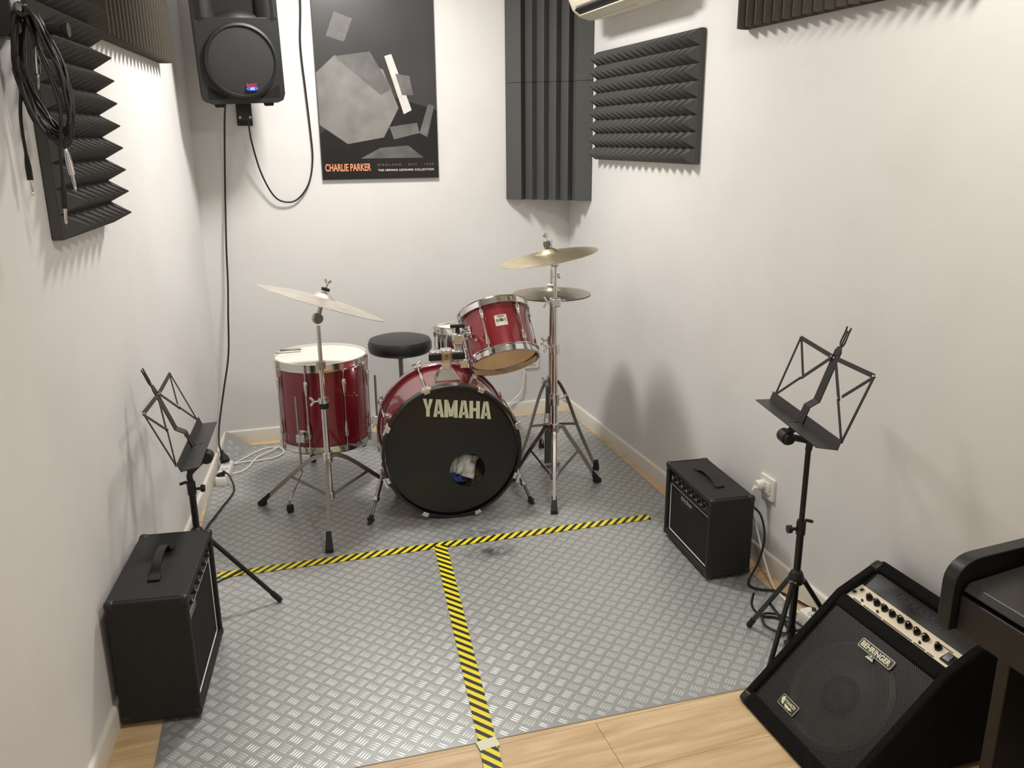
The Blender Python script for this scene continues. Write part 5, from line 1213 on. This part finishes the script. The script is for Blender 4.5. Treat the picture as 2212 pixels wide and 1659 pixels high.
for a_, b_ in ((-pw_/2+0.020, 0.012), (-pw_/2+0.012, -0.006)):
    MB().lathe([(0.004, 0.001), (0.0045, 0.004), (0.0075, 0.004), (0.008, 0.0)], pc+uY*a_+sp2*b_, np_, 16).build('input_jack', CHROME, cp, smooth=40)
    MB().cyl(pc+uY*a_+sp2*b_, pc+uY*a_+sp2*b_+np_*0.0012, 0.0042, n=12).build('jack_hole', MATS['black_void'], cp)
for kx in (0.050, 0.110, 0.262):
    MB().cyl(pc+uY*(-pw_/2+kx)-sp2*0.013, pc+uY*(-pw_/2+kx)-sp2*0.013+np_*0.005, 0.0032, n=10).build('push_button', RUBBER, cp)
for kx, ln in ((0.040, 0.030), (0.100, 0.070), (0.192, 0.104), (0.270, 0.038), (0.306, 0.022)):
    MB().bar(pc+uY*(-pw_/2+kx-ln/2)-sp2*(ph/2-0.007)+np_*0.0002, pc+uY*(-pw_/2+kx+ln/2)-sp2*(ph/2-0.007)+np_*0.0002, 0.0035, 0.0004, np_).build('printed_label', mat('brown_print', srgb(70, 62, 50), 0.5), cp, smooth=0)
MB().bar(pc+uY*(pw_/2-0.075)+sp2*0.018, pc+uY*(pw_/2-0.030)+sp2*0.018, 0.003, 0.0006, np_).build('printed_label', MATS['brown_print'], cp, smooth=0)
sw = pc+uY*(pw_/2-0.024)-sp2*0.002
swb = MB().box((0, 0, 0), (0.001, 0.001, 0.001)); swb = MB()
swb.prism([(-0.014, -0.015), (0.014, -0.015), (0.014, 0.015), (-0.014, 0.015)], sw, uY, sp2, np_, 0.004); swo = swb.build('power_switch', RUBBER, cp, bevel=0.001)
MB().prism([(-0.010, -0.011), (0.010, -0.011), (0.010, 0.011), (-0.010, 0.011)], sw+np_*0.004, uY, (sp2+np_*0.22).normalized(), np_, 0.003).build('rocker', mat('gloss_black_knob', srgb(22, 20, 20), 0.15), swo, bevel=0.001)
for s in (-1, 1):
    MB().cyl(V((0.13, s*(hw-0.05), 0)), V((0.13, s*(hw-0.05), 0.014)), 0.018, n=14).build('rubber_foot', RUBBER, t)
    MB().cyl(V((-0.17, s*(hw-0.05), 0)), V((-0.17, s*(hw-0.05), 0.014)), 0.016, n=14).build('rubber_foot', RUBBER, t)

# ------------------------------------------------------------------ digital piano
yc = 1.15; L_ = 1.36
t = thing('digital_piano', 'black digital piano with a rounded end cheek along the right wall', 'piano', (1.47, yc, 0))
ox = 1.47
def cheek(y0, th):
    a = []
    for i in range(7):
        an = R(180-90*i/6); a.append((1.228+0.060+0.060*math.cos(an), 0.694+0.052*math.sin(an)))
    pl = [(1.228, 0.598)]+a+[(1.50, 0.757), (1.690, 0.764), (1.690, 0.598)]
    k = len(pl); g = MB(); g.v = [V((x-ox, y0-yc, z)) for x, z in pl]+[V((x-ox, y0-th-yc, z)) for x, z in pl]
    g.f = [tuple(range(k)), tuple(range(2*k-1, k-1, -1))]+[(i, (i+1) % k, k+(i+1) % k, k+i) for i in range(k)]
    g.build('end_cheek', PIANO, t, smooth=30, bevel=0.002)
cheek(yc, 0.030); cheek(yc-L_+0.03, 0.030)
MB().box((1.258-ox, -L_/2, 0.636), (0.026, L_-0.062, 0.076)).build('key_slip', PIANOF, t, bevel=0.003)
MB().box((1.47-ox, -L_/2, 0.608), (0.42, L_-0.062, 0.020)).build('key_bed', PIANOF, t)
ld = MB(); ld.prism([(1.245-ox, 0.684), (1.258-ox, 0.700), (1.45-ox, 0.722), (1.45-ox, 0.705), (1.262-ox, 0.683)], (0, -0.034, 0), X, Z, -Y, L_-0.068); ld.build('key_lid', mat('satin_black_lid', srgb(44, 41, 39), 0.36, bump=(900, 0.15, 0.0004)), t, bevel=0.003)
MB().box((1.57-ox, -L_/2, 0.730), (0.24, L_-0.064, 0.05)).build('top_board', PIANO, t, bevel=0.003)
MB().prism([(0, 0), (0.20, 0.0), (0.20, 0.012), (0, 0.012)], (1.388-ox, -0.034, 0.716), V((0.06, 0, 0.998)).normalized(), V((0.998, 0, -0.06)).normalized(), -Y, 0.80).build('music_rest', PIANO, t, bevel=0.004)
for y0 in (-0.004, -L_+0.03):
    MB().box((1.545-ox, y0-0.015, 0.299), (0.29, 0.030, 0.598)).build('leg_panel', PIANOF, t, bevel=0.002)
    MB().box((1.47-ox, y0-0.015, 0.02), (0.42, 0.032, 0.04)).build('foot_bar', PIANO, t, bevel=0.003)
MB().box((1.66-ox, -L_/2, 0.33), (0.018, L_-0.06, 0.40)).build('back_panel', PIANOF, t)
# drop the helper empties that never became things
for o_ in list(bpy.data.objects):
    if o_.name.startswith('tmp'): bpy.data.objects.remove(o_, do_unlink=True)
